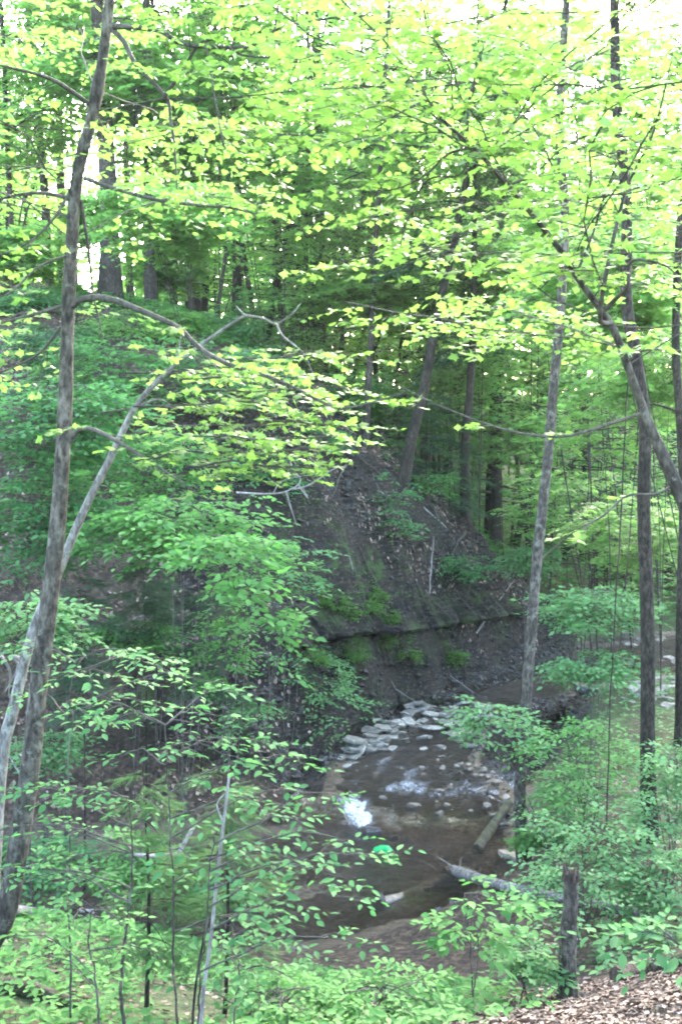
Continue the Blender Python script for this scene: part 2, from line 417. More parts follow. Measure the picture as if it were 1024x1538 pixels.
DEAD = (np.array([(0,0,0), (.3,.3,.1), (.22,.75,.02), (0,1,.12), (-.25,.7,.0), (-.28,.28,.14)], float), np.array([(0,1,2,3), (0,3,4,5)]))

def put_leaves(mb, tpl, pos, d, nrm, sc, mat=0):
    V, Fc = tpl
    d = d / (np.linalg.norm(d, axis=1)[:, None] + 1e-9)
    x = np.cross(d, nrm); x /= np.linalg.norm(x, axis=1)[:, None] + 1e-9
    z = np.cross(x, d)
    P = pos[:, None, :] + sc[:, None, None] * (V[None, :, 0:1] * x[:, None, :] + V[None, :, 1:2] * d[:, None, :] + V[None, :, 2:3] * z[:, None, :])
    n = len(V)
    Fa = (Fc[None] + (np.arange(len(pos)) * n)[:, None, None]).reshape(-1, Fc.shape[1])
    mb.add(P.reshape(-1, 3), Fa, mat)
def put_twigs(mb, P, Q, r, mat=0):
    """thin three-sided tapered twigs from P to Q"""
    D = Q - P; D /= np.linalg.norm(D, axis=1)[:, None] + 1e-9
    A = np.cross(D, np.array([.3, .2, .93])); A /= np.linalg.norm(A, axis=1)[:, None] + 1e-9
    B = np.cross(D, A); r = np.broadcast_to(r, (len(P),))[:, None]
    ring = [P + r * (math.cos(a) * A + math.sin(a) * B) for a in (0, 2.094, 4.189)]
    V = np.stack(ring + [Q], 1).reshape(-1, 3)
    b = (np.arange(len(P)) * 4)[:, None, None]
    Fa = (np.array([(0, 1, 3), (1, 2, 3), (2, 0, 3)])[None] + b).reshape(-1, 3)
    mb.add(V, Fa, mat)
def sprays(mb, P, D, L, K, tpl, size, droop=.12, jit=.3, mat=0, twig=None, twig_r=.0014, tilt=-.1, rg=None, spread=(35, 70)):
    rg = rg or rng
    P = np.asarray(P, float); D = np.asarray(D, float); D = D / (np.linalg.norm(D, axis=1)[:, None] + 1e-9)
    L = np.broadcast_to(np.asarray(L, float), (len(P),)); T = len(P)
    up = np.array([0, 0, 1.0]); side = np.cross(up, D); side /= np.linalg.norm(side, axis=1)[:, None] + 1e-9
    if twig is not None:
        E = P + D * L[:, None]; E[:, 2] -= droop * L
        put_twigs(mb, P, E, twig_r, twig)
    for k in range(K):
        f = (k + .7) / K; last = k == K - 1
        sg = 1 if k % 2 else -1
        a = np.zeros(T) + rg.normal(0, .2, T) if last else np.radians(rg.uniform(spread[0], spread[1], T)) * sg
        ld = np.cos(a)[:, None] * D + np.sin(a)[:, None] * side
        ld[:, 2] += tilt + rg.normal(0, .2, T)
        nr = up + rg.normal(0, jit, (T, 3))
        pos = P + D * (L * f)[:, None]; pos[:, 2] -= droop * L * f * f
        s = size * rg.uniform(.6, 1.15, T) * (1 - .15 * f)
        put_leaves(mb, tpl, pos + ld * (s * .18)[:, None], ld, nr, s, mat)

def rot2(d, a):
    c, s = math.cos(a), math.sin(a)
    return np.array([d[0] * c - d[1] * s, d[0] * s + d[1] * c, d[2]])
def leafy(poly, mb, acc, rg, ds=.28, sub=.9, f0=.25, sp=.13, spl=.24, subr=.0035, twig=1):
    """leaf-bearing side shoots along a branch; sprays are gathered in acc (P, D, L)"""
    poly = np.asarray(poly, float)
    seg = np.r_[0, np.cumsum(np.linalg.norm(np.diff(poly, axis=0), axis=1))]; tot = seg[-1]
    s = f0 * tot; k = 0
    while s <= tot:
        p = np.array([np.interp(s, seg, poly[:, i]) for i in range(3)])
        q = np.array([np.interp(min(s + .05, tot + .05), seg, poly[:, i]) for i in range(3)])
        i = min(max(np.searchsorted(seg, s) - 1, 0), len(poly) - 2)
        t = poly[i + 1] - poly[i]; t /= np.linalg.norm(t) + 1e-9
        hd = np.array([t[0], t[1], 0]); hn = np.linalg.norm(hd)
        hd = hd / hn if hn > .25 else np.array([math.cos(rg.uniform(0, 6.28)), math.sin(rg.uniform(0, 6.28)), 0])
        end = s + ds > tot
        a = 0 if end else R(rg.uniform(35, 75)) * (1 if k % 2 else -1)
        d = rot2(hd, a); d[2] = rg.normal(.05, .14) + .35 * t[2]
        ln = sub * (1 - .6 * (s / tot)) * rg.uniform(.45, 1.15)
        if end: ln *= .8
        n = 4; u = np.linspace(0, 1, n)[:, None]
        sp_ = p + d * ln * u; sp_[:, 2] -= .18 * ln * (u[:, 0] ** 2)
        tube(mb, sp_, np.linspace(subr, .0015, n), 3, twig, cap=False)
        m = max(2, int(ln / sp))
        for j in range(m):
            f = (j + .8) / m
            pp = p + d * ln * f; pp[2] -= .18 * ln * f * f
            aa = 0 if j == m - 1 else R(rg.uniform(35, 70)) * (1 if j % 2 else -1)
            dd = rot2(d, aa); dd[2] = rg.normal(-.02, .12)
            acc[0].append(pp); acc[1].append(dd); acc[2].append(spl * rg.uniform(.6, 1.2))
        s += ds * rg.uniform(.75, 1.25); k += 1
def wig(P, amp, rg):
    P = np.array(P, float); n = len(P)
    if n > 2: P[1:] += np.cumsum(rg.normal(0, amp, (n - 1, 3)), 0)
    return P
def limb(p, az, el, ln, rg, bend=.25, n=7):
    d = np.array([math.cos(az) * math.cos(el), math.sin(az) * math.cos(el), math.sin(el)])
    u = np.linspace(0, 1, n)[:, None]
    P = np.asarray(p) + d * ln * u
    P[:, 2] += -bend * ln * u[:, 0] ** 2 * (.6 if el > .3 else .2)
    return wig(P, ln * .018, rg)

# ------------------------------------------------------------------ the setting
def axis(lo, a, b, hi, step, g=1.13):
    c = list(np.arange(a, b, step)); s = step; l = [a]; 
    while l[-1] > lo: s *= g; l.append(l[-1] - s)
    s = step; h = [c[-1]]
    while h[-1] < hi: s *= g; h.append(h[-1] + s)
    return np.array(sorted(l[1:]) + c + h[1:])
XS = axis(-400, -11, 12, 400, .09); YS = axis(-60, 6, 35.5, 500, .085)
GX, GY = np.meshgrid(XS, YS)
GH, GB, GM, GD = ground(GX, GY, True)
nx, ny = len(XS), len(YS)
idx = np.arange(nx * ny).reshape(ny, nx)
quads = np.stack([idx[:-1, :-1], idx[:-1, 1:], idx[1:, 1:], idx[1:, :-1]], -1).reshape(-1, 4)
VV = np.stack([GX, GY, GH], -1).reshape(-1, 3)
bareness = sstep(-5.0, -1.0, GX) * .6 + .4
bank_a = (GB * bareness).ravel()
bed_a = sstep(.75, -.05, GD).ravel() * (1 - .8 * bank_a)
near = sstep(12.5, 10.5, GY)
green_a = np.clip(sstep(2.0, 5.0, GX) * sstep(8.5, 11, GY) * .9 + near * sstep(1.2, -.5, GX) * .85 + sstep(34, 40, GY) * .8 * sstep(1, 5, GX) + sstep(27.5, 30, GY + .3 * GX) * sstep(.5, 2.5, GH - 5.6 + .15 * GX) * .6, 0, 1).ravel()
moss_a = (sstep(1.0, 2.2, GH) * sstep(4.8, 3.2, GH) * sstep(1.8, .6, GX) * .9 + .25 * sstep(6, 2, GH)).ravel()
qb = bank_a[quads].mean(1); qd = GD.ravel()[quads].mean(1)
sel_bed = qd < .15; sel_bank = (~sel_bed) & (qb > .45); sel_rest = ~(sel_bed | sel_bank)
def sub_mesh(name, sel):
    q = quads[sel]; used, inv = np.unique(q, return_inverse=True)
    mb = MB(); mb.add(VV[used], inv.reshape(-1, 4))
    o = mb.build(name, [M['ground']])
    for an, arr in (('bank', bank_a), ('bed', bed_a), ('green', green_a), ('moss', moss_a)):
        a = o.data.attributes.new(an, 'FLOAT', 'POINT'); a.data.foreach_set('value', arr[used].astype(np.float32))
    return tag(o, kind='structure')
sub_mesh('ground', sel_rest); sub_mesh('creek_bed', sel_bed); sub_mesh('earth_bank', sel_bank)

# water sheet
wx = np.arange(-12, 18, .05); wy = np.arange(12, 36, .05)
WX, WY = np.meshgrid(wx, wy)
WD = creek_d(WX, WY); WH = water_h(WX, WY)
WZ = WH + (.008 + .016 * sstep(18.2, 19.2, WY)) * fbm(WX * 4.5, WY * 4.5, 0, 4, 41)
slopew = np.hypot(*np.gradient(WH, .07))
foam = .2 * (.4 + .9 * np.clip(fbm((WX - .5 * WY) * 2.4, (WY + .5 * WX) * .9, 0, 3, 48), 0, 1) * 2) * sstep(18.4, 19.2, WY) * sstep(24, 21, WY) + .12 * sstep(14.6, 14.2, WY - .35 * WX)
fx_ = WX + .3 * fbm(WX * 2.5, WY * 2.5, 0, 3, 45); fy_ = WY + .4 * fbm(WX * 2.5 + 7, WY * 2.5, 0, 3, 46)
streak = .8 + .45 * fbm((fx_ - .4 * fy_) * 7, (fy_ + .4 * fx_) * 1.8, 0, 3, 47)
foam = foam + .62 * streak * np.exp(-(((fx_ - .3) / .32) ** 2 + ((fy_ - 18.35) / .55) ** 2))
WZ = WZ + .05 * foam * np.clip(fbm(WX * 9, WY * 9, 0, 3, 43), 0, 1)
wi = np.arange(WX.size).reshape(WX.shape)
wq = np.stack([wi[:-1, :-1], wi[:-1, 1:], wi[1:, 1:], wi[1:, :-1]], -1).reshape(-1, 4)
wq = wq[WD.ravel()[wq].max(1) < .45]
used, inv = np.unique(wq, return_inverse=True)
mb = MB(); mb.add(np.stack([WX, WY, WZ], -1).reshape(-1, 3)[used], inv.reshape(-1, 4))
wo = mb.build('stream_water', [M['water']]); tag(wo, kind='structure')
a = wo.data.attributes.new('foam', 'FLOAT', 'POINT'); a.data.foreach_set('value', foam.ravel()[used].astype(np.float32))

def scatter(n, box, dens=None, rg=rng):
    x = rg.uniform(box[0], box[1], n); y = rg.uniform(box[2], box[3], n)
    if dens is not None:
        k = rg.uniform(0, 1, n) < dens(x, y); x, y = x[k], y[k]
    return x, y, ground(x, y)

# dead leaves on the ground (stuff)
mb = MB()
def litter(n, box, size, dens=None):
    x, y, z = scatter(n, box, dens)
    m = len(x); a = rng.uniform(0, 6.28, m)
    e = .15
    gx = (ground(x + e, y) - z) / e; gy = (ground(x, y + e) - z) / e
    nr = np.stack([-gx, -gy, np.ones(m)], -1); nr /= np.linalg.norm(nr, axis=1)[:, None]
    nr = nr + rng.normal(0, .3, (m, 3))
    d = np.stack([np.cos(a), np.sin(a), rng.normal(0, .15, m) + gx * np.cos(a) + gy * np.sin(a)], -1)
    put_leaves(mb, DEAD, np.stack([x, y, z + rng.uniform(.005, .03, m)], -1), d, nr, size * rng.uniform(.5, 1.2, m))
litter(9500, (.2, 4.4, 6.2, 9.8), .062, lambda x, y: .25 + .75 * sstep(.4, 1.4, x + .3 * (y - 8)))
litter(2200, (-5, .5, 6, 11.5), .065)
litter(3000, (2.2, 8, 9.5, 18), .08, lambda x, y: sstep(.3, .8, creek_d(x, y)) * .6)
litter(7500, (-.8, 5.5, 26, 33), .11, lambda x, y: (vnoise(x, y, 0, 3) > -.3) * sstep(-1.2, -.3, y - 26.7 - .72 * x))
litter(7000, (-10, 0, 17.6, 29), .1, lambda x, y: sstep(.3, .6, creek_d(x, y)) * (fbm(x * .7, y * .7, 0, 2, 6) > -.1))
litter(900, (-2.5, 7, 20, 32), .07, lambda x, y: sstep(.3, .6, creek_d(x, y)) * (fbm(x * .9, y * .9, 0, 2, 16) > .05))
tag(mb.build('leaf_litter', [M['litter']], smooth=False), kind='stuff')

# low green ground cover (stuff)
mb = MB()
def cover(n, box, size, h, mat, dens=None, tpl=OVAL, K=4):
    x, y, z = scatter(n, box, dens)
    m = len(x); hh = h * rng.uniform(.35, 1.2, m)
    a0 = rng.uniform(0, 6.28, m)
    top = np.stack([x, y, z + hh], -1)
    put_twigs(mb, np.stack([x, y, z - .01], -1), top, .003, 1)
    for k in range(K):
        a = a0 + k * 6.283 / K + rng.normal(0, .3, m)
        d = np.stack([np.cos(a), np.sin(a), rng.normal(.05, .2, m)], -1)
        put_leaves(mb, tpl, top + np.array([0, 0, -.01]) * k, d, np.array([0, 0, 1.]) + rng.normal(0, .25, (m, 3)), size * rng.uniform(.6, 1.25, m), mat)
clump = lambda s, o, t: (lambda x, y: sstep(t - .15, t + .25, fbm(x * s, y * s, 0, 3, o)))
cover(3600, (-5, 1.6, 6.0, 11.8), .07, .12, 0, lambda x, y: sstep(-.35, .2, fbm(x * 1.1, y * 1.1, 0, 3, 51)) * sstep(1.7, .6, x - .25 * (y - 7)))
cover(3600, (2.4, 11, 9.0, 27), .085, .2, 2, lambda x, y: sstep(.35, .9, creek_d(x, y)) * sstep(-.4, .15, fbm(x * .6, y * .6, 0, 3, 53)) * sstep(8.6, 10, y + .3 * (x - 2.4)))
cover(2600, (3, 20, 33, 50), .16, .4, 0, lambda x, y: sstep(.3, .9, creek_d(x, y)) * sstep(2.4, 1.0, 36 - y) )
cover(5200, (-8, 5.5, 27.6, 39), .14, .3, 0, lambda x, y: sstep(.5, 1.6, y - 28.2 - .72 * np.maximum(x, -1) + .5 * vnoise(x, y, 0, 8)) * sstep(-.45, .1, fbm(x * .5, y * .5, 0, 3, 58)))
cover(1500, (-8, 4, 28, 38), .12, .25, 2, lambda x, y: sstep(-.1, .4, fbm(x * .5, y * .5, 0, 3, 54)) * sstep(0, 1.5, y - 29 - .5 * x))
cover(1800, (-11, -1.5, 18, 29), .11, .2, 2, lambda x, y: sstep(.0, .4, fbm(x * .6, y * .6, 0, 3, 55)) * sstep(.5, 1., creek_d(x, y)))
cover(1500, (-1.6, 3, 22.4, 27), .07, .06, 3, lambda x, y: sstep(.05, .3, fbm(x * 1.0, y * 1.0, 0, 3, 57)) * sstep(.4, .8, creek_d(x, y)))
tag(mb.build('ground_cover', [M['fresh'], M['twig'], M['shrub'], M['moss']]), kind='stuff')

# far-off wood closing the view (stuff)
mb = MB(); rgw = np.random.default_rng(91)
nW = 70000
ang = rgw.uniform(-.62, .62, nW); rad = rgw.uniform(74, 125, nW)
x = rad * np.sin(ang); y = rad * np.cos(ang)
cl = fbm(x * .16, y * .16, 0, 3, 93)
hmax = (19 + 11 * cl + 7 * vnoise(ang * 40, rad * .05, 0, 94)) * (1 - .6 * np.exp(-((ang + .22) / .035) ** 2))
z = ground(x, y) + hmax * rgw.uniform(0, 1, nW) ** .9
aa = rgw.uniform(0, 6.28, nW)
put_leaves(mb, MAPLE_LO, np.stack([x, y, z], -1), np.stack([np.cos(aa), np.sin(aa), rgw.normal(-.1, .2, nW)], -1), np.array([0, 0, 1.]) + rgw.normal(0, .45, (nW, 3)), rgw.uniform(.5, 1.0, nW))
tag(mb.build('distant_woods', [M['maple_far']]), kind='stuff')

# ------------------------------------------------------------------ stones
def slab_mesh(name, seed, mat, thick=.22, n=9, place=False, bumps=.05):
    rg = np.random.default_rng(seed)
    th = np.sort(np.linspace(0, 2 * math.pi, n, endpoint=False) + rg.uniform(-.25, .25, n))
    rad = rg.uniform(.75, 1.1, n) * .5
    ex = rg.uniform(.65, 1.0)
    rings = []
    for zz, s in ((0, .9), (.2, 1.0), (.8, 1.0), (1, .92)):
        w = rg.normal(0, bumps * .4, (n,))
        rings.append(np.stack([np.cos(th) * rad * s, np.sin(th) * rad * s * ex, np.full(n, zz * thick) + w * (zz > 0)], -1))
    V = np.concatenate(rings + [np.array([[0, 0, thick * rg.uniform(.95, 1.15)], [0, 0, 0]])])
    a = np.arange(n); b = (a + 1) % n
    mb = MB(); Fq = [np.stack([k * n + a, k * n + b, (k + 1) * n + b, (k + 1) * n + a], -1) for k in range(3)]
    mb.add(V, np.concatenate(Fq)); 
    mb.F.append((np.stack([3 * n + a, 3 * n + b, np.full(n, 4 * n)], -1), 0)); mb.F.append((np.stack([b, a, np.full(n, 4 * n + 1)], -1), 0))
    return mb.build(name, [mat], smooth=False, place=False)
SL = [slab_mesh('slab', 100 + i, M['slab'], .09 + .03 * (i % 4), 5 + i % 3, bumps=.03) for i in range(10)]
ST = [slab_mesh('stone', 200 + i, M['stone'], .2 + .09 * (i % 4), 6 + i % 2) for i in range(8)]
DK = [slab_mesh('dark_stone', 300 + i, M['wetstone'], .4, 9) for i in range(4)]
def zpix(px, py, off=0.0):
    """point where the ray through a photo pixel meets the ground"""
    Y = np.linspace(6, 45, 1560); v = (769 - py) / F; u = (px - 512) / F
    dy = math.cos(PITCH) - v * math.sin(PITCH); dz = math.sin(PITCH) + v * math.cos(PITCH)
    x = u * Y / dy; z = CAMZ + dz * Y / dy; g = ground(x, Y) + off
    k = np.argmax(z < g)
    if not (z < g).any(): return None
    return np.array([x[k], Y[k], g[k]])
def stone(meshes, name, p, s, label, cat, group, sink=.25, tilt=.15):
    o = link(name, meshes[rng.integers(len(meshes))], None, (p[0], p[1], p[2] - sink * s * .2))
    o.rotation_euler = (rng.normal(0, tilt), rng.normal(0, tilt), rng.uniform(0, 6.28)); o.scale = (s, s * rng.uniform(.7, 1.1), s * rng.uniform(.5, 1.05))
    return tag(o, label, cat, group)
rr_ = np.random.default_rng(11)
for i in range(95):
    t = rr_.uniform(0, 1)
    w_ = 1 - abs(2 * t - 1.05)
    px = 520 + 225 * t; py = 1138 - 60 * t - rr_.uniform(0, 1) * (12 + 42 * max(0, w_))
    p = zpix(px, py)
    if p is None: continue
    p[2] += max(0, rr_.normal(.03, .06))
    stone(SL, 'flat_rock', p, rr_.uniform(.2, .6), 'pale flat shale slab in the jumbled pile along the foot of the dark bank', 'rock', 'pale slabs piled at the foot of the bank', .1, .16)
for i in range(38):
    p = zpix(rr_.uniform(550, 705), rr_.uniform(1066, 1130))
    if p is not None: p[2] += .03; stone(SL, 'flat_rock', p, rr_.uniform(.16, .46), 'pale flat shale slab in the jumbled pile along the foot of the dark bank', 'rock', 'pale slabs piled at the foot of the bank', .1, .14)
for i in range(14):
    p = zpix(478 + rr_.uniform(0, 75), 1140 + rr_.normal(0, 9))
    if p is not None: stone(SL, 'flat_rock', p, rr_.uniform(.16, .34), 'small pale stone in the loose cluster above the white water', 'rock', 'small pale stones above the white water', .1, .2)
for i in range(120):
    px = rr_.uniform(650, 785); py = 1130 + (px - 655) * .25 + rr_.uniform(0, 88)
    p = zpix(px, py)
    if p is not None: stone(ST, 'creek_stone', p, rr_.uniform(.07, .2), 'small brown stone on the stony bar beside the sparkling pool', 'stone', 'stones on the bar beside the pool', .3, .3)
for i in range(26):
    p = zpix(rr_.uniform(520, 720), rr_.uniform(1150, 1235))
    if p is not None: stone(ST, 'creek_stone', p, rr_.uniform(.08, .2), 'wet stone breaking the shallow riffle upstream of the pool', 'stone', 'stones in the riffle', .3, .3)
for px, py, s, k, lab in ((620,1213,.28,ST,'flat purplish stone at the upper lip of the pool'), (585,1218,.22,DK,'mossy dark stone right of the white water'), (560,1256,.34,DK,'dark wet rock with a mossy top below the small fall'),
                       (592,1262,.22,DK,'smaller dark wet rock touching the mossy one below the fall'), (742,1222,.36,SL,'white sunlit stone at the top of the sparkling pool'), (640,1338,.3,DK,'dark stone on the sill at the pool outlet'),
                       (700,1100,.75,SL,'broad slab lying half in water at the far bend'), (880,1040,.7,DK,'dark boulder in shade under the big shrub'), (770,1290,.5,ST,'brown stone on the bank behind the fallen log')):
    p = zpix(px, py)
    if p is not None: stone(k, 'creek_rock', p, s, lab, 'rock', None, .2, .12)
for i in range(80):
    p = zpix(rr_.uniform(935, 1023), rr_.uniform(945, 1060))
    if p is not None: stone(SL, 'gravel_bar_stone', p, rr_.uniform(.15, .5), 'pale stone on the bright gravel bar far right behind the trunks', 'stone', 'stones on the gravel bar', .3, .2)
# pebbles of the stony bar (stuff)
mb = MB()
x, y, z = scatter(9000, (-2, 12, 13, 34), lambda x, y: sstep(.9, .1, creek_d(x, y)) * sstep(-.5, -.1, creek_d(x, y)) * sstep(-1.5, 2.2, x))
OCT = (np.array([(.5,0,0),(-.5,0,0),(0,.4,0),(0,-.4,0),(0,0,.28),(0,0,-.28)], float), np.array([(0,2,4),(2,1,4),(1,3,4),(3,0,4),(2,0,5),(1,2,5),(3,1,5),(0,3,5)]))
aa = rng.uniform(0, 6.28, len(x))
put_leaves(mb, OCT, np.stack([x, y, z + .01], -1), np.stack([np.cos(aa), np.sin(aa), rng.normal(0, .2, len(x))], -1), np.array([0, 0, 1.]) + rng.normal(0, .3, (len(x), 3)), rng.uniform(.03, .13, len(x)))
tag(mb.build('pebbles', [M['stone']], smooth=False), kind='stuff')

mb = MB()
x, y, z = scatter(16000, (-4, 7.5, 19, 34), lambda x, y: slope_mask(x, y) * sstep(-.35, .3, fbm(x * .8, y * .8, 0, 3, 66)))
aa = rng.uniform(0, 6.28, len(x)); sz_ = rng.uniform(0, 1, len(x)) ** 2.5 * .22 + .05
put_leaves(mb, OCT, np.stack([x, y, z + .01], -1), np.stack([np.cos(aa), np.sin(aa), rng.normal(0, .3, len(x))], -1), np.array([0, 0, 1.]) + rng.normal(0, .3, (len(x), 3)), sz_)
tag(mb.build('shale_fragments', [M['ledge']], smooth=False), kind='stuff')
rr2 = np.random.default_rng(19)
for k, (px, py, l1, l2) in enumerate(((470,690,30,60),(520,700,-20,50),(560,715,25,70),(610,735,-30,60),(650,760,20,50),(700,800,-25,45),(640,745,40,30),(540,690,50,40))):
    a = zpix(px, py); b_ = zpix(px + l1 * .5, py + l2 * .5); c_ = zpix(px + l1, py + l2)
    P = smooth_path([a + [0, .1, -.05], a + [0, -.05, .02], b_ + [0, -.12, .06], c_ + [0, -.06, .03]], 14); P = wig(P, .012, rr2)
    mb = MB(); tube(mb, P, np.linspace(.03, .006, 14), 6, 0, .2, k); o = mb.build('exposed_root', [M['twig']], origin=P[0])
    tag(o, 'bare tree root hanging out of the cut rim of the bank', 'root', 'roots hanging from the bank rim')

# overhanging hard ledge across the cut bank
def bank_line(z0, pts):
    out = []
    for px, py in pts:
        p = zpix(px, py)
        if p is not None: out.append(p)
    return np.array(out)
def ledge(pts, depth, th, label, seed):
    rg = np.random.default_rng(seed)
    P = smooth_path(bank_line(0, pts), 70)
    T = np.gradient(P, axis=0); T[:, 2] = 0; T /= np.linalg.norm(T, axis=1)[:, None]
    nrm = np.stack([T[:, 1], -T[:, 0], np.zeros(len(T))], -1)
    n = len(P)
    dd = depth * (.7 + .5 * np.array([rg.uniform(-.6, 1) for _ in range(n)])); tt = th * rg.uniform(.7, 1.25, n)
    bl = np.repeat(rg.uniform(.75, 1.15, n // 2 + 1), 2)[:n]; dd = dd * bl
    dz = lambda v: np.stack([0 * tt, 0 * tt, v], -1)
    up_ = rg.normal(0, .02, n)
    q0 = P - nrm * .22; q0[:, 2] = ground(q0[:, 0], q0[:, 1]) - .02
    q1 = P + nrm * (dd * .75)[:, None] + dz(tt * .6 + up_); q2 = P + nrm * dd[:, None] + dz(up_ * .5); q3 = P + nrm * (dd * .8)[:, None] - dz(tt * .5); q4 = P - nrm * .6 - dz(tt * .3)
    V = np.stack([q0, q1, q2, q3, q4], 1).reshape(-1, 3)
    i = np.arange(n - 1)[:, None] * 5; j = np.arange(4)[None, :]
    mb = MB(); mb.add(V, np.stack([i + j, i + j + 1, i + j + 6, i + j + 5], -1).reshape(-1, 4))
    o = mb.build('rock_ledge', [M['ground']], smooth=False, origin=P[n // 2])
    for an, v in (('bank', 1.), ('bed', 0.), ('green', 0.), ('moss', .6)):
        a = o.data.attributes.new(an, 'FLOAT', 'POINT'); a.data.foreach_set('value', np.full(len(V), v, np.float32))
    return tag(o, label, 'rock ledge')
ledge([(430,972),(480,958),(540,950),(600,946),(650,940),(700,933),(740,924),(775,915)], .5, .15, 'long shale ledge jutting from the dark bank above the stream', 5)
ledge([(470,1010),(520,1003),(580,998),(640,1000)], .1, .1, 'thin broken shale lip below the long ledge on the bank', 6)
ledge([(600,1058),(640,1052),(680,1054)], .3, .12, 'short undercut shale lip just above the slab pile', 7)
# rock sill of the pool
P = smooth_path([zpix(572,1358), zpix(610,1345), zpix(650,1328), zpix(690,1316)], 22); P[:, 2] += .015
mb = MB(); tube(mb, P, np.linspace(.13, .09, 22), 8, 0, .35, 2)
mb.V[0][:, 2] = P[:, 2].mean() + (mb.V[0][:, 2] - P[:, 2].mean()) * .6
tag(mb.build('rock_sill', [M['stone']], origin=P[10]), 'pale curved rock sill holding the pool at its near edge', 'rock')

# ------------------------------------------------------------------ trees
def px_path(pts, Y0, Y1=None, n=24):
    Y1 = Y0 if Y1 is None else Y1
    Q = [W(px, py, Y0 + (Y1 - Y0) * i / max(1, len(pts) - 1)) for i, (px, py) in enumerate(pts)]
    return smooth_path(Q, n)
def px_r(px_w, Y): return px_w / F * Y / 2
def crown_build(name, branches, parent, origin, mat, tpl, size, rg, K=6, ds=.28, sub=.9, f0=.2, sp=.13, spl=.24, tube_br=True, jit=.3, tw=True, twmat=None):
    mb = MB(); acc = ([], [], [])
    for poly, r0 in branches:
        if tube_br: tube(mb, poly, np.linspace(r0, .004, len(poly)), 5, 1, cap=False)
        leafy(poly, mb, acc, rg, ds, sub, f0, sp, spl)
    if acc[0]:
        sprays(mb, acc[0], acc[1], np.array(acc[2]), K, tpl, size, mat=0, twig=1 if tw else None, rg=rg, jit=jit)
    return mb.build(name, [mat, twmat or M['twig']], parent, origin)
def root_flare(r, n, k=.5, frac=.06):
    u = np.linspace(0, 1, n); return r * (1 + k * np.exp(-u / frac))

# 1. leaning maple at the left edge
rg = np.random.default_rng(21)
Yt = 7.0
base = W(-62, 1560, Yt); base[2] = gz(base[0], base[1]) - .1
P = smooth_path([base] + [W(x, y, Yt) for x, y in ((-28,1440),(10,1370),(42,1180),(62,1000),(84,820),(97,640),(101,520),(106,400),(117,262),(140,170),(157,70),(168,-30),(190,-220),(215,-430),(240,-650))], 70)
t1 = thing('maple_tree', base, 'tall grey leaning maple trunk at the left edge with leafy arching branches', 'tree')
mb = MB(); r = np.interp(np.linspace(0, 1, 70), [0, .25, .5, .75, 1], [px_r(36, Yt), px_r(28, Yt), px_r(20, Yt), px_r(14, Yt), px_r(6, Yt)])
k = np.exp(-((np.linspace(0, 1, 70) - .665) / .008) ** 2); tube(mb, P, r * (1 + .25 * k), 14, 0, .16, 3)
mb.build('trunk', [M['bark']], t1, base)
B1 = [([(118,262),(80,330),(30,372),(-40,395)], 7.0, 6.8, 6), ([(106,470),(62,528),(10,556),(-40,572)], 7.0, 7.2, 6), ([(110,380),(60,400),(15,440),(-30,450)], 7.0, 6.6, 5),
      ([(163,40),(195,40),(240,46),(270,64),(320,71),(378,69),(412,46),(455,34),(512,25)], 7.0, 6.4, 12),
      ([(163,38),(186,62),(205,98),(250,146),(256,180),(262,215),(266,285)], 7.0, 6.9, 11),
      ([(246,148),(278,100),(300,66),(330,60),(362,82),(420,88)], 6.9, 6.5, 8),
      ([(128,268),(175,284),(235,300),(300,309),(345,312),(400,326)], 7.0, 6.2, 9),
      ([(106,463),(125,448),(165,449),(215,468),(268,492),(300,523),(345,548),(420,572),(505,612),(560,604),(605,590)], 7.0, 6.4, 14),
      ([(104,664),(118,646),(140,645),(185,668),(235,700),(270,722),(288,735)], 7.0, 6.6, 12),
      ([(122,300),(134,380),(140,440),(156,510)], 7.0, 7.3, 7),
      ([(310,70),(325,160),(335,215)], 6.6, 6.6, 4),
      ([(412,46),(418,10),(425,-40)], 6.5, 6.5, 5),
      ([(108,455),(60,470),(20,480),(-40,500)], 7.0, 6.8, 8),
      ([(112,300),(60,290),(0,300),(-60,330)], 7.0, 6.7, 9),
      ([(140,160),(80,120),(10,100),(-60,80)], 7.0, 6.6, 9)]
brs = []
for pts, a, b, w in B1:
    w *= .8
    q = px_path(pts, a, b, 26); mb = MB(); r0 = px_r(w, a)
    tube(mb, q, np.linspace(r0, .0045, 26), 7, 0, .15, 1); mb.build('branch', [M['twig'] if w < 12 else M['bark_dark']], t1, base)
    brs.append((q, r0))
crown_build('crown', [brs[7]], t1, base, M['maple'], MAPLE, .063, rg, K=7, jit=.48, f0=.35, sub=.22, ds=.26, tube_br=False, spl=.2)
crown_build('crown', [brs[8]] + [(limb(W(x, y, Yd), az, .05, ln, rg), .008) for x, y, Yd, az, ln in ((230,690,6.8,.3,1.0),(255,640,7.0,.2,.9),(200,610,7.2,0.1,1.2),(250,590,7.3,-.3,.9),(240,560,7.6,.1,.7),(280,700,6.8,.6,.8),(190,560,7.4,.5,1.0),(170,520,7.2,.2,.9),(300,600,7.2,.2,1.0),(320,660,7.4,.1,.9),(150,620,7.6,.4,1.2),(330,540,6.8,-.2,.8),(270,570,7.2,.5,1.0),(200,650,6.6,-.4,.9),(300,700,7.0,-.3,.8),(360,640,7.2,0,.7))],
            t1, base, M['maple'], MAPLE, .064, rg, K=7, jit=.42, f0=.15, sub=.6, ds=.14, spl=.2)
up = [brs[i] for i in (0, 1, 2, 3, 4, 5, 6, 10, 11, 12, 13, 14)]
extra = []
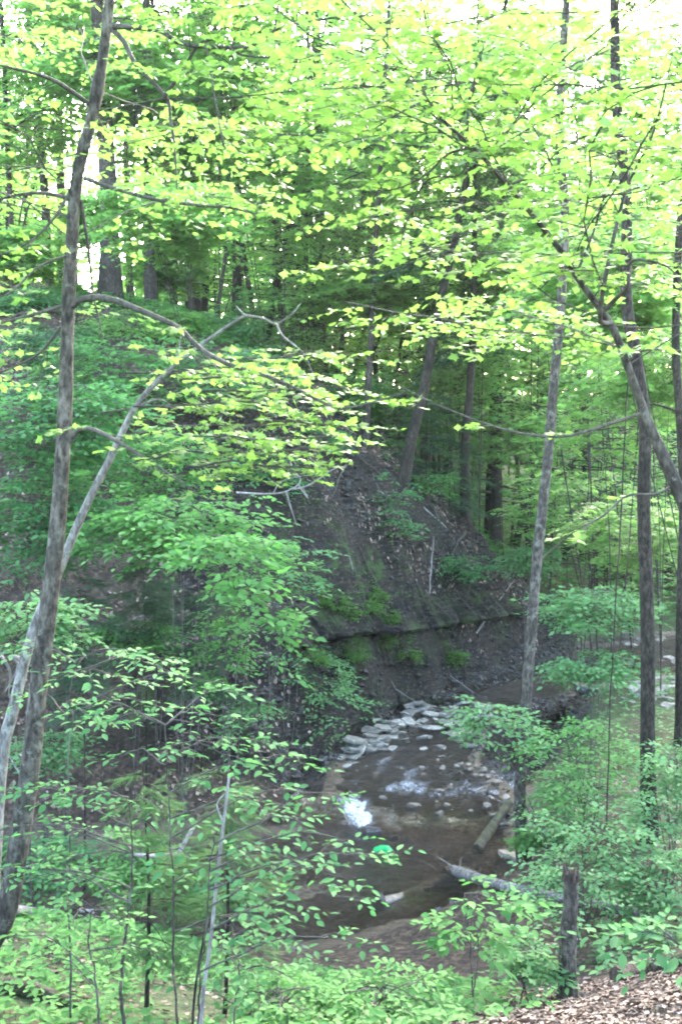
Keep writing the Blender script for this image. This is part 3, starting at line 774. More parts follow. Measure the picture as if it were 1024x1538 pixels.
for i in range(38):
    f = rg.uniform(.56, 1); p = P[int(f * 69)]; az = rg.uniform(0, 6.28)
    extra.append((limb(p, az, rg.uniform(-.05, .5), rg.uniform(1.4, 3.3) * (1.25 - .5 * f), rg), .0045))
crown_build('crown', up, t1, base, M['maple'], MAPLE, .064, rg, K=7, jit=.5, f0=.3, sub=.8, ds=.2, tube_br=False, sp=.1)
crown_build('crown', extra, t1, base, M['maple'], MAPLE, .064, rg, K=7, jit=.5, f0=.25, sub=1.0, ds=.22, sp=.1)

# 2. pale dead stem leaning behind it
Y2 = 7.5
base = W(-25, 1330, Y2); base[2] = gz(base[0], base[1]) - .1
t2 = thing('dead_tree', base, 'pale bare dead stem leaning right behind the left maple trunk', 'tree')
P = smooth_path([base, W(0,1170,Y2), W(22,1060,Y2), W(50,950,Y2), W(92,850,Y2), W(125,770,Y2), W(165,690,Y2), W(205,610,Y2), W(250,560,Y2), W(300,520,Y2), W(345,488,Y2), W(368,474,Y2)], 60)
mb = MB(); tube(mb, P, np.interp(np.linspace(0, 1, 60), [0, .4, .8, 1], [px_r(25, Y2), px_r(18, Y2), px_r(10, Y2), px_r(4, Y2)]), 10, 0, .15, 5); mb.build('trunk', [M['bark_pale']], t2, base)
for pts, w in (([(368,474),(395,478),(415,486),(440,470),(452,455)], 5), ([(415,486),(425,505),(455,530),(470,560)], 4), ([(368,474),(355,460)], 3), ([(262,548),(270,530),(265,545),(272,505)], 5), ([(40,1010),(32,990),(15,986),(28,1000),(8,1040)], 9), ([(3,985),(16,1010),(14,1045),(25,1052)], 5), ([(300,520),(330,560),(345,590)], 3), ([(205,610),(240,600),(262,612)], 4)):
    q = px_path(pts, Y2, Y2 + .1, 14); mb = MB(); tube(mb, q, np.linspace(px_r(w, Y2), .003, 14), 6, 0, .15, 2); mb.build('branch', [M['deadwood']], t2, base)

# 3. maple leaning in from the right edge
rg = np.random.default_rng(23)
Y3 = 6.2
base = np.array([3.1, 6.3, 0]); base[2] = gz(3.1, 6.3) - .1
t3 = thing('maple_tree', base, 'dark maple leaning in from the right edge with a long diagonal limb over the ravine', 'tree')
P = smooth_path([base, W(1150,1080,Y3), W(1062,840,Y3), W(1015,730,Y3), W(972,632,Y3), W(946,562,Y3), W(918,490,Y3), W(872,425,Y3), W(838,372,Y3), W(790,312,Y3), W(742,255,6.0), W(700,212,5.9), W(664,180,5.9), W(630,128,5.8)], 60)
mb = MB(); tube(mb, P, np.interp(np.linspace(0, 1, 60), [0, .25, .45, .58, .63, .8, 1], [px_r(46, Y3), px_r(28, Y3), px_r(25, Y3), px_r(20, Y3), px_r(13, Y3), px_r(9, Y3), px_r(4, Y3)]), 12, 0, .14, 4); mb.build('trunk', [M['bark']], t3, base)
B3 = [([(704,222),(672,232),(640,262),(600,282),(555,290)], 5.9, 5.8, 5), ([(706,228),(690,262),(640,272),(610,335),(600,375)], 5.9, 6.0, 4), ([(701,212),(704,150),(718,100),(728,60)], 5.9, 5.8, 5),
      ([(768,276),(800,265),(830,258),(800,190),(780,170)], 6.0, 6.2, 5), ([(790,312),(765,318),(740,340),(690,352),(668,356)], 6.1, 5.9, 6), ([(868,405),(890,350),(905,300),(930,235)], 6.2, 6.0, 5),
      ([(906,468),(925,448),(942,432),(944,398),(960,390),(1000,400),(1030,430)], 6.2, 5.8, 9), ([(944,398),(900,380),(860,382)], 6.0, 5.8, 4), ([(965,620),(930,632),(850,655),(790,652),(740,640),(690,622),(640,600),(600,580)], 6.2, 6.6, 7),
      ([(940,545),(960,528),(990,525),(1040,528)], 6.2, 6.0, 6), ([(672,160),(640,152),(600,170),(560,195)], 5.9, 5.6, 4), ([(918,485),(900,470),(935,300),(980,200),(1010,80)], 6.2, 5.6, 10),
      ([(1010,728),(985,742),(940,745),(905,775),(860,800),(800,850)], 6.2, 6.0, 5)]
brs = []
for pts, a, b, w in B3:
    w *= .85
    q = px_path(pts, a, b, 22); mb = MB(); r0 = px_r(w, a)
    tube(mb, q, np.linspace(r0, .003, 22), 7, 0, .15, 1); mb.build('branch', [M['twig']], t3, base)
    brs.append((q, r0))
extra = []
for i in range(23):
    f = rg.uniform(.66, 1); p = P[int(f * 59)]; az = rg.uniform(0, 6.28)
    extra.append((limb(p, az, rg.uniform(.08, .6), rg.uniform(1.0, 2.6), rg), .004))
for x, y, Yd, az, el, ln in ((1060,250,5.6,2.6,.1,2.2),(1050,120,5.2,2.8,.2,2.0),(1060,380,6.4,2.9,.05,2.2),(1060,20,5.5,3.0,0,2.0),(1075,480,6.6,2.8,.05,1.3)):
    extra.append((limb(W(x, y, Yd), az, el, ln, rg), .0045))
crown_build('crown', brs[:8] + brs[9:12], t3, base, M['maple'], MAPLE, .063, rg, K=7, jit=.48, f0=.25, sub=.7, ds=.17, tube_br=False, sp=.1)
crown_build('crown', [brs[8], brs[12]], t3, base, M['maple'], MAPLE, .064, rg, K=7, jit=.42, f0=.3, sub=.26, ds=.36, tube_br=False, spl=.16)
crown_build('crown', extra, t3, base, M['maple'], MAPLE, .063, rg, K=7, jit=.48, f0=.25, sub=.9, ds=.22, sp=.1)

def forest_tree(name, pts, Y, w0, w1, label, bark, crown_from, n_limb, ln, leaf, size, seed, el=(-.05, .5), tpl=MAPLE_LO, sub=1.0, group=None, ds=.34, K=6, cat='tree', bare=()):
    rg = np.random.default_rng(seed)
    b = W(pts[0][0], pts[0][1], Y); b[2] = gz(b[0], b[1]) - .12
    P = smooth_path([b] + [W(x, y, Y) for x, y in pts[1:]], 50)
    t = thing(name, b, label, cat, group)
    u = np.linspace(0, 1, 50)
    r = np.interp(u, [0, 1], [px_r(w0, Y), px_r(w1, Y)]) * (1 + .45 * np.exp(-u / .03))
    mb = MB(); tube(mb, P, r, 12, 0, .12, seed)
    mb.build('trunk', [bark], t, b)
    for pts2, w in bare:
        q = px_path(pts2, Y, Y - .3, 12); mb = MB(); tube(mb, q, np.linspace(px_r(w, Y), .004, 12), 5, 0, .1, 1); mb.build('branch', [bark], t, b)
    L = []
    for i in range(n_limb):
        f = rg.uniform(crown_from, 1) ; p = P[int(f * 49)]
        L.append((limb(p, rg.uniform(0, 6.28), rg.uniform(*el), ln * rg.uniform(.55, 1.1) * (1.15 - .55 * (f - crown_from) / (1 - crown_from + 1e-6)), rg), .012))
    crown_build('crown', L, t, b, leaf, tpl, size, rg, sub=sub, ds=ds, spl=.3, sp=.17, K=K)
    return t, P
# 4. middle trunk, 5. right trunk, 6. edge trunk
forest_tree('forest_tree', [(790,1252),(780,1200),(788,1080),(797,950),(808,820),(822,690),(832,570),(843,440),(848,320),(840,200),(846,60),(860,-120),(870,-300)], 15.5, 19, 9,
            'grey trunk rising from the stream bank just right of the pool', M['bark'], .66, 18, 3.0, M['maple_far'], .12, 31)
forest_tree('forest_tree', [(976,1262),(972,1150),(972,950),(966,760),(968,640),(955,540),(940,450),(940,300),(925,150),(922,0),(915,-200),(912,-400)], 14, 24, 11,
            'dark mottled straight trunk among the shrubs near the right edge', M['bark_dark'], .64, 18, 2.8, M['maple_far'], .12, 32)
forest_tree('forest_tree', [(1022,1075),(1022,900),(1026,760),(1020,620),(1014,520),(1018,380),(1030,200),(1040,0),(1040,-200)], 19, 16, 8,
            'thin trunk half cut by the right edge of the view', M['bark_dark'], .58, 14, 3.0, M['maple_far'], .13, 33, bare=[([(1018,620),(1000,612),(975,607),(950,620)], 5)])
# out of frame neighbours whose boughs hang into the view
for k, (x, y, h, n, ln, az0, lab) in enumerate(((-6.2, 11.5, 14, 16, 3.8, 0.0, 'leafy maple just beyond the left edge with boughs hanging into view'), (6.4, 10.5, 14, 16, 3.4, 3.14, 'leafy maple just beyond the right edge with boughs hanging into view'))):
    rg = np.random.default_rng(60 + k); b = np.array([x, y, gz(x, y) - .1]); t = thing('maple_tree', b, lab, 'tree')
    P = smooth_path([b, b + [.2, 0, h * .5], b + [0, .3, h]], 30); mb = MB(); tube(mb, P, np.linspace(.15, .05, 30), 10, 0, .1, k); mb.build('trunk', [M['bark']], t, b)
    L = [(limb(P[int(f * 29)], az0 + rg.normal(0, 1.0), rg.uniform(-.05, .4), ln * rg.uniform(.6, 1.15), rg), .01) for f in rg.uniform(.42, 1, n)]
    crown_build('crown', L, t, b, M['maple'], MAPLE_LO, .1, rg, sub=1.0, ds=.32, spl=.27, sp=.15)

# broken snag by the near bank
base = zpix(856, 1500); base[2] -= .06
ts = thing('tree_stump', base, 'tall broken brown stump rising from leaf litter in the lower right', 'stump')
Ys = base[1]
P = smooth_path([base, W(852,1470,Ys), W(852,1410,Ys), W(856,1360,Ys), W(857,1318,Ys)], 26)
mb = MB(); u = np.linspace(0, 1, 26); tube(mb, P, px_r(31, Ys) * (1 - .28 * u) * (1 + .5 * np.exp(-u / .07)), 16, 0, .2, 9)
V = mb.V[0]; top = V[:, 2] > P[-2, 2]; V[top, 2] += np.abs(rng.normal(0, .035, top.sum()))
mb.build('trunk', [M['bark']], ts, base)
mb = MB()
for k in range(9):
    a = k * .7; c_ = P[-1] + np.array([.055 * math.cos(a), .055 * math.sin(a), -.02]); hh = rng.uniform(.03, .13)
    tube(mb, [c_, c_ + [.004, 0, hh * .6], c_ + [.006 * math.cos(a), .006 * math.sin(a), hh]], [.022, .014, .002], 5, 0, .3, k)
tube(mb, [P[-1] - [0, 0, .02], P[-1] + [0.004, 0, .035], P[-1] + [.01, 0, .07]], [.055, .045, .012], 9, 0, .5, 4); mb.build('broken_top', [M['rotwood']], ts, base)
for a in (.3, 1.9, 3.6, 5.1):
    q = [base + [0, 0, .1], base + [.14 * math.cos(a), .14 * math.sin(a), .06]]; e = base + [.3 * math.cos(a), .3 * math.sin(a), 0]; e[2] = gz(e[0], e[1]) - .02
    mb = MB(); tube(mb, smooth_path(q + [e], 8), np.linspace(.05, .015, 8), 7, 0, .1, 1); mb.build('root', [M['bark']], ts, base)

# ------------------------------------------------------------------ background forest: shared crowns on individual trunks
def crown_variant(seed, h, f0, rad, n, leaf, tpl, size, el=(-.1, .45), sub=1.3, ds=.5, K=6, spl=.42, sp=.24):
    rg = np.random.default_rng(seed); mb = MB(); acc = ([], [], [])
    for i in range(n):
        f = f0 + (1 - f0) * (i + rg.uniform(0, 1)) / n
        g = (f - f0) / (1 - f0); w = (math.sin(math.pi * min(1, .18 + .82 * g) ** .8)) * .75 + .3
        pl = limb((0, 0, h * f), rg.uniform(0, 6.28), rg.uniform(*el), rad * w * rg.uniform(.6, 1.1), rg)
        tube(mb, pl, np.linspace(.022, .006, len(pl)), 4, 1, cap=False)
        leafy(pl, mb, acc, rg, ds, sub, .25, sp, spl, .012)
    sprays(mb, acc[0], acc[1], np.array(acc[2]), K, tpl, size, rg=rg, jit=.35)
    return mb.build('crown', [leaf, M['bark_far']], place=False)
TALL = [crown_variant(400 + i, 16, f0, rd, n, M['maple_far'], MAPLE_LO, .17) for i, (f0, rd, n) in enumerate(((.3, 3.4, 52), (.4, 3.2, 46), (.22, 3.0, 56), (.5, 3.6, 44)))]
YOUNG = [crown_variant(420 + i, 6, .18, 2.0, 20, m, MAPLE_LO, .14, (-.1, .25), 1.0, .42) for i, m in enumerate((M['maple_far'], M['fresh'], M['beech']))]
def hem_variant(seed, h, f0, rad, n, mat, size=.34):
    rg = np.random.default_rng(seed); mb = MB(); P_, D_, L_ = [], [], []
    for i in range(n):
        f = f0 + (1 - f0) * i / n; ln = rad * (1.05 - f) ** .7 * rg.uniform(.6, 1.1); az = rg.uniform(0, 6.28)
        d = np.array([math.cos(az), math.sin(az), 0]); u = np.linspace(0, 1, 6)[:, None]
        pl = np.array([0, 0, h * f]) + d * ln * u; pl[:, 2] += ln * (.12 * u[:, 0] - .42 * u[:, 0] ** 2)
        tube(mb, pl, np.linspace(.022, .005, 6), 4, 1, cap=False)
        m = int(ln / .14) + 3
        for j in range(m):
            g = (j + .8) / m; p = np.array([np.interp(g, u[:, 0], pl[:, c]) for c in range(3)])
            for sgn in (-1, 1):
                dd = rot2(d, sgn * R(rg.uniform(40, 75))); dd[2] = -.25 + rg.normal(0, .1)
                P_.append(p); D_.append(dd); L_.append(ln * .42 * (1.1 - g) * rg.uniform(.7, 1.2) + .12)
    sprays(mb, P_, D_, np.array(L_), 4, NEEDLE, size, .2, .25, rg=rg, tilt=-.25, spread=(25, 50))
    return mb.build('crown', [mat, M['bark_dark']], place=False)
HEM = [hem_variant(440 + i, 14, .34, 2.6, 46, M['hemlock']) for i in range(2)]
def bg_tree(name, x, y, h, dia, crown, label, cat, group, bark, ref_h, lean=(0, 0), seed=0, kind_scale=1.0):
    rg = np.random.default_rng(seed); b = np.array([x, y, gz(x, y) - .15])
    t = thing(name, b, label, cat, group)
    k = np.linspace(0, 1, 12)[:, None]
    P = b + np.array([lean[0], lean[1], h]) * k; P = wig(P, .04, rg); P[0] = b
    mb = MB(); tube(mb, P, np.interp(k[:, 0], [0, .06, 1], [dia * .72, dia * .5, dia * .12]), 9, 0, .1, seed); mb.build('trunk', [bark], t, b)
    c = link('crown', crown, t); s = h / ref_h
    c.scale = (s * kind_scale, s * kind_scale, s); c.rotation_euler = (math.atan2(-lean[1], h), math.atan2(lean[0], h), 0)
    c.rotation_mode = 'XYZ'
    c.rotation_euler = (math.atan2(-lean[1], h), math.atan2(lean[0], h), 0)
    return t
def bgp(px, py, Y): p = W(px, py, Y); return p[0], p[1]
KN = [ # px, base py, Y, trunk width px, label
 (166,445,31,30,'thickest grey trunk on the hilltop, right of the leaning maple'), (228,455,33,17,'stout trunk on the hilltop right of the thickest one'), (264,460,36,9,'slim straight trunk on the hilltop between stouter neighbours'),
 (197,445,41,11,'thin grey trunk far back on the hilltop between two stout trunks'), (294,440,38,13,'dark paired trunk on the ridge, left one of the pair'), (303,440,38.5,11,'dark paired trunk on the ridge, right one of the pair'),
 (356,470,36,15,'hazy grey trunk on the ridge above the dead branch tip'), (480,520,35,18,'broad pale trunk on the ridge left of the dark hemlock'), (470,530,33.5,9,'slim dark trunk standing in front of the broad pale ridge trunk'),
 (549,640,30,10,'slender pale trunk on the spur just above the brown leaf litter'), (567,600,36,8,'faint thin trunk behind the slender pale one on the spur'), (640,600,42,13,'pale trunk behind the dark leaning hemlock'),
 (75,420,38,14,'shaded trunk at the far left skyline'), (96,420,41,15,'shaded trunk beside the leaning maple on the far left skyline'), (22,430,33,9,'slim trunk on the left slope near the edge of view'),
 (822,740,44,15,'hazy trunk beyond the spur left of the grey middle trunk'), (876,760,42,9,'slim trunk deep in the valley between the two right trunks'), (745,700,36,16,'leaning trunk beyond the hemlocks above the grassy slope'), (1004,800,40,12,'trunk deep in the valley near the right edge')]
for i, (px, py, Y, w, lab) in enumerate(KN):
    x, y = bgp(px, py, Y)
    bg_tree('forest_tree', x, y, 17 + (i % 4) * 1.5, w / F * Y, TALL[i % 4] if i not in (0, 1, 3) else TALL[1], lab, 'tree', None, M['bark_far'], 16, (rng.normal(0, .5), rng.normal(0, .4)), 500 + i)
for i, (px, py, Y, w, ln) in enumerate(((320,480,34,6,1.6),(385,490,35,8,-1.8),(400,470,33,7,2.4),(430,500,36,7,-1.2),(505,560,34,8,1.8),(520,540,37,7,2.6),(590,620,34,6,1.4),(450,510,38,9,.6),(660,640,37,8,2.2),(775,700,40,9,2.6),(800,720,38,7,-1.6),(850,740,41,9,1.2))):
    x, y = bgp(px, py, Y)
    bg_tree('slim_tree', x, y, 11 + i % 4, w / F * Y, YOUNG[i % 2], 'slim half leaning trunk rising from the ridge among the woods', 'tree', 'slim leaning trees on the ridge', M['bark_dark'] if i % 3 else M['bark_far'], 6, (ln, .3), 560 + i, .5)
# hemlocks at the rim
for i, (px, py, Y, w, lean, lab) in enumerate(((604,700,29.4,16,(2.9,.4),'dark hemlock leaning right at the rim of the bank'), (700,760,31.2,15,(.5,.3),'straight dark hemlock right of the leaning one at the rim'), (738,690,37,17,(.4,.2),'hazy hemlock behind the pair at the rim'))):
    x, y = bgp(px, py, Y)
    bg_tree('hemlock_tree', x, y, 14.5, w / F * Y, HEM[i % 2], lab, 'tree', None, M['bark_dark'], 14, lean, 540 + i)
rg = np.random.default_rng(77)
def ok_spot(x, y):
    return creek_d(np.array([x]), np.array([y]))[0] > .8
cnt = 0
for i in range(400):
    if cnt >= 34: break
    y = rg.uniform(38, 72); x = rg.uniform(-.42, .42) * y
    u = 512 + F * x / y
    if not ok_spot(x, y): continue
    if 110 < u < 215 and y < 66 and rg.uniform() < .8: continue
    if u > 620 and (y < 50 or rg.uniform() < .45): continue
    bg_tree('forest_tree', x, y, rg.uniform(15, 21), rg.uniform(.16, .32), TALL[rg.integers(4)], 'slender leafy tree deep in the hazy woods behind the ridge', 'tree', 'trees deep in the woods', M['bark_far'], 16, (rg.normal(0, .6), 0), 600 + i); cnt += 1
cnt = 0
for i in range(400):
    if cnt >= 60: break
    y = rg.uniform(33, 52); x = rg.uniform(.06, .40) * y
    if not ok_spot(x, y): continue
    bg_tree('young_tree', x, y, rg.uniform(4, 8.5), rg.uniform(.06, .1), YOUNG[rg.integers(2)], 'bright young tree filling the valley beyond the stream bend', 'tree', 'young trees in the valley', M['bark_far'], 6, (rg.normal(0, .3), 0), 800 + i); cnt += 1
cnt = 0
for i in range(400):
    if cnt >= 60: break
    y = rg.uniform(30.5, 60); x = rg.uniform(-.36, .08) * y
    u = 512 + F * x / y
    if 60 < u < 260 and y > 29: continue
    bg_tree('young_tree', x, y, rg.uniform(3.5, 7) + max(0, y - 38) * .2, rg.uniform(.05, .1), YOUNG[rg.integers(2)], 'young understorey tree on the ridge among taller trunks', 'tree', 'young trees on the ridge', M['bark_far'], 6, (rg.normal(0, .3), 0), 900 + i); cnt += 1

# ------------------------------------------------------------------ saplings, shrubs, ferns
def bush(px, py, Y, rx, ry, label, leaf, size, seed, name='shrub', n=46, K=7, tpl=OVAL, spl=.34, stems=3, group=None, cat='shrub', sub=.45, flat=.18, bark=None, ry_d=None, foot=None, nspr=5, jit=.3):
    """crown of layered sprays centred on a photo pixel at depth Y, carried by stems from the ground"""
    rg = np.random.default_rng(seed); c = W(px, py, Y); sx = rx / F * Y; sz = ry / F * Y; sy = sx * .8 if ry_d is None else ry_d
    fx, fy = (c[0], c[1]) if foot is None else W(foot[0], foot[1], Y)[:2]
    b = np.array([fx, fy, gz(fx, fy) - .03])
    t = thing(name, b, label, cat, group)
    mb = MB(); tops = []
    for s in range(stems):
        q = np.array([c[0] + rg.normal(0, sx * .25), c[1] + rg.normal(0, sy * .25), max(c[2] + sz * rg.uniform(.1, .9), b[2] + .15)])
        P = wig(smooth_path([b + [rg.normal(0, .03), rg.normal(0, .03), 0], (b * .45 + q * .55) + [rg.normal(0, .05), 0, .05], q], 24), .004, rg)
        ms = MB(); tube(ms, P, np.linspace(max(.008, .012 * sz), .004, 24), 6, 0); ms.build('stem', [bark or M['twig']], t, b); tops.append(P)
    Ps, Ds, Ls = [], [], []
    for i in range(n):
        v = rg.normal(0, 1, 3); v /= np.linalg.norm(v); v *= rg.uniform(.35, 1.0) ** .6
        e = c + v * [sx, sy, sz]
        st = tops[rg.integers(stems)]; up = st[st[:, 2] > c[2] - sz * .9]; up = up if len(up) > 2 else st[-8:]; a = up[rg.integers(len(up))]
        if e[2] < gz(e[0], e[1]) + .08: e[2] = gz(e[0], e[1]) + .1
        path = smooth_path([a, (a + e) / 2 + [0, 0, .12 * np.linalg.norm(e - a)], e], 5)
        tube(mb, path, np.linspace(.005, .0025, 5), 3, 1, cap=False)
        hd = e - a; hd[2] = 0
        hd = hd / (np.linalg.norm(hd) + 1e-6) if np.linalg.norm(hd) > .05 else np.array([1., 0, 0])
        for j in range(nspr):
            aa = 0 if j == 0 else R(rg.uniform(25, 75)) * (1 if j % 2 else -1)
            d = rot2(hd, aa); d[2] = rg.normal(-.05, flat)
            p = path[-1] if j == 0 else path[rg.integers(2, 5)]
            Ps.append(p); Ds.append(d); Ls.append(spl * rg.uniform(.6, 1.2))
    sprays(mb, Ps, Ds, np.array(Ls), K, tpl, size, .2, jit, twig=1, twig_r=.002, rg=rg)
    mb.build('foliage', [leaf, M['twig']], t, b)
    return t
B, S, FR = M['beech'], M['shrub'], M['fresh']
# lower left foreground saplings
def tiered(label, stem, Y, tips, leaf, size, seed, w0=4.5, bark='bark', sub=.3, K=5, spl=.17, dY=.35):
    """slim sapling carrying flat tiers of leaves: one arched branch per photo-pixel tip"""
    rg = np.random.default_rng(seed); b = W(stem[0][0], stem[0][1], Y); b[2] = gz(b[0], b[1]) - .05
    P = wig(smooth_path([b] + [W(x, y, Y) for x, y in stem[1:]], 40), .005, rg); t = thing('sapling', b, label, 'sapling')
    mb = MB(); tube(mb, P, np.linspace(px_r(w0, Y), .003, 40), 7, 0, .12, seed); mb.build('stem', [M[bark]], t, b)
    mb = MB(); acc = ([], [], [])
    size *= .86
    for px, py in tips:
        e = W(px, py, Y + rg.uniform(-dY, dY)); d = np.linalg.norm(e[:2] - b[:2])
        k = int(np.argmin(np.abs(P[:, 2] - (e[2] + .04 - .22 * d)))); a = P[max(k, 8)]
        path = wig(smooth_path([a, a * .45 + e * .55 + [0, 0, .13 * d], e], 9), .008, rg)
        tube(mb, path, np.linspace(.006, .0025, 9), 4, 1, cap=False)
        leafy(path, mb, acc, rg, .15, sub, .22, .11, spl, .003)
    sprays(mb, acc[0], acc[1], np.array(acc[2]), K, OVAL, size, .12, .28, twig=1, twig_r=.0016, rg=rg)
    mb.build('foliage', [leaf, M['twig']], t, b)
tiered('dark stemmed beech sapling with tiers of leaves in the lower left foreground', [(268,1570),(266,1450),(262,1300),(252,1180),(245,1080)], 6.0,
       [(350,1030),(300,1060),(385,1110),(455,1140),(495,1190),(430,1215),(340,1130),(180,1080),(130,1060),(190,1130),(300,1290),(390,1390),(380,1290)], B, .08, 1002)
tiered('thin sapling whose drooping leaves hang over the left side of the stream', [(292,1575),(305,1480),(318,1380),(330,1260)], 5.6,
       [(470,1240),(520,1255),(560,1290),(545,1350),(500,1330),(450,1300),(430,1370),(520,1410)], B, .075, 1004, 4)
tiered('sapling spreading flat leaf layers across the leaning trunk at the left edge', [(185,1570),(190,1450),(200,1300),(204,1190)], 6.5,
       [(20,1190),(70,1180),(130,1200),(0,1240),(60,1250),(110,1280),(170,1260),(240,1210),(150,1340),(30,1330),(90,1350),(0,1290)], B, .08, 1003, 7)
tiered('sapling with pale upper tiers beside the crooked dead stem on the left', [(105,1560),(100,1300),(98,1120),(105,1000)], 6.9,
       [(345,1030),(250,1005),(200,985),(160,1010),(230,1050),(60,985),(20,960),(140,1080),(40,1040),(240,990)], S, .08, 1001, 4, 'twig')
tiered('low leafy sapling in front of the fallen pole at the bottom left', [(150,1570),(150,1500),(145,1420),(150,1370)], 6.3,
       [(20,1400),(60,1440),(110,1400),(200,1400),(240,1440),(180,1370),(90,1370)], FR, .07, 1005, 5, 'twig', .22)
tiered('small leafy sapling between the pale stick and the stream', [(345,1575),(350,1500),(352,1420),(350,1390)], 6.1,
       [(420,1420),(450,1470),(400,1390),(300,1430),(280,1480),(380,1480)], B, .07, 1006, 4, 'twig', .22)
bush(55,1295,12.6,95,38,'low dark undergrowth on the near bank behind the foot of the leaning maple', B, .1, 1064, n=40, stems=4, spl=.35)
bush(205,1300,12.4,90,34,'low undergrowth on the near bank around the crooked white branch', FR, .09, 1065, n=36, stems=4, spl=.32)
bush(335,1345,12.2,55,26,'small clump at the near edge of the stream behind the pale stick', B, .09, 1066, n=20, stems=3, spl=.3)
# near bottom centre and right
bush(560,1500,7.5,120,34,'low bright green clump of leaves at the bottom centre', FR, .07, 1010, n=30, stems=4, spl=.22, ry_d=.5)
bush(420,1500,7.2,90,30,'low fresh green plants left of the bottom centre clump', FR, .065, 1011, n=26, stems=3, spl=.2, ry_d=.4)
bush(720,1385,8.6,75,60,'large-leaved young seedling in front of the driftwood log', FR, .11, 1012, 'sapling', 14, 6, stems=2, cat='sapling', spl=.26, nspr=3)
bush(985,1410,7.2,52,28,'large-leaved spray entering at the lower right edge', B, .12, 1013, n=9, K=6, stems=1, foot=(1080,1500), nspr=3)
bush(650,1490,8.2,70,25,'small pale green plants on the bank left of the stump', FR, .065, 1014, n=24, stems=3, spl=.2)
bush(790,1440,9.0,60,40,'green plants behind the broken stump', S, .08, 1015, n=20, stems=3, spl=.22)
# right bank shrubs
bush(885,1270,12.0,105,65,'dense blue green shrub above the broken stump', S, .09, 1020, n=30, stems=3)
bush(980,1320,11.5,75,60,'dense shrub under the right trunk at the edge of view', S, .09, 1021, n=26, stems=3)
bush(860,1340,11.0,80,35,'low shrub resting over the driftwood log', S, .08, 1022, n=16, stems=3)
bush(895,912,19,85,30,'big pale shrub overhanging the dark bend beyond the middle trunk', S, .13, 1023, n=60, stems=4, spl=.5, ry_d=1.2)
bush(890,1000,18,66,26,'lower boughs shrub in front of the bright gravel bar', S, .12, 1024, n=34, stems=3, spl=.45)
bush(750,1085,14.2,70,50,'pale leafy sapling crossing the lower part of the middle trunk', S, .1, 1025, 'sapling', 20, 7, stems=2, foot=(830,1250), cat='sapling')
bush(880,1120,15,100,45,'wide pale green shrub between the two right trunks', FR, .1, 1026, n=28, stems=4)
bush(1010,1150,13,55,40,'shrub in front of the right trunk below the gravel bar', S, .1, 1027, n=22, stems=3)
bush(880,1190,14,90,50,'low shrub on the slope between the middle and right trunks', FR, .08, 1028, n=22, stems=3)
bush(1000,1220,12.5,60,45,'small shrub right of the dark mottled trunk', S, .085, 1029, n=16, stems=3)
bush(830,1225,14.8,30,50,'bare stemmed bush beside the foot of the middle trunk', S, .08, 1030, n=14, stems=3)
bush(800,1262,15.2,32,16,'ferny plants around the foot of the grey middle trunk', FR, .09, 1031, n=22, stems=3, spl=.26)
bush(845,1180,15.5,45,30,'thin green shrub just right of the lower middle trunk', S, .09, 1032, n=18, stems=2, spl=.3)
# far bank vegetation
bush(460,1065,22,95,45,'pale leafed shrub at the foot of the bank left of the slab pile', S, .13, 1040, n=28, stems=4, spl=.5, ry_d=.8)
bush(490,1010,23,45,35,'small upright shrub on the lower bank under the ledge', S, .12, 1041, n=26, stems=3, spl=.4)
bush(425,850,19,75,50,'spreading pale shrub on the bank edge left of the bare cliff', S, .14, 1042, n=18, stems=3, spl=.5)
bush(345,830,14.5,95,40,'leafy bough of big leaves above the hanging ones, left of the cliff', FR, .15, 1043, n=18, K=6, stems=2, foot=(260,1200), spl=.5, jit=.5)
bush(375,885,14,36,65,'vine-hung bush with big round hanging leaves left of the cliff', FR, .16, 1060, 'vine_bush', 14, 6, stems=2, foot=(330,1200), spl=.4, jit=.6, nspr=3)
bush(415,932,14.2,32,16,'low trailing tip of large leaves pointing at the cliff ledge', FR, .15, 1061, n=8, K=6, stems=1, foot=(350,1200), spl=.4, jit=.5, nspr=3)
bush(270,790,16,150,70,'dark green shrub spreading across the left slope under the yellow boughs', FR, .15, 1044, n=90, stems=4, spl=.5)
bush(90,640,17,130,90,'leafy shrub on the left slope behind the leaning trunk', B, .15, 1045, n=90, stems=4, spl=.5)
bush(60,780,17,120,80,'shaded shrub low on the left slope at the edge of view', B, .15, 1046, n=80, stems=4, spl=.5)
bush(200,960,18,70,35,'low green shrub on the litter covered left slope above the stream', FR, .13, 1062, n=26, stems=3, spl=.4)
bush(70,1120,16.2,60,30,'small shrub near the foot of the left slope behind the leaning trunk', S, .12, 1063, n=20, stems=2, spl=.4)
bush(230,700,19,130,60,'shrub on the mid slope beneath the drooping maple bough', FR, .15, 1047, n=70, stems=4, spl=.5)
bush(335,960,17,50,80,'green bush hanging down the left end of the cliff', FR, .12, 1048, n=28, stems=3, spl=.4)
bush(360,1080,18.6,60,45,'bush at the foot of the left slope beside the stream', S, .12, 1049, n=14, stems=3, spl=.4)
bush(590,770,27.3,45,60,'scraggly shrub growing on the upper face of the cliff', B, .14, 1050, n=18, stems=3, spl=.5)
bush(700,850,28.6,50,22,'small shrub on the face right of the cliff middle', B, .13, 1051, n=22, stems=3, spl=.4)
bush(790,840,29.5,40,30,'bright shrub on the low end of the spur', S, .15, 1052, n=36, stems=3, spl=.45)
bush(655,725,30.2,50,18,'low leafy scrub at the root of the leaning hemlock', FR, .13, 1053, n=18, stems=3, spl=.45)
bush(480,660,27,50,25,'thin scrub on the ridge crest above the cliff', B, .13, 1054, n=22, stems=3, spl=.4)
bush(150,560,24,150,60,'mid green shrub high on the left slope below the hilltop trunks', FR, .16, 1055, n=70, stems=4, spl=.5)
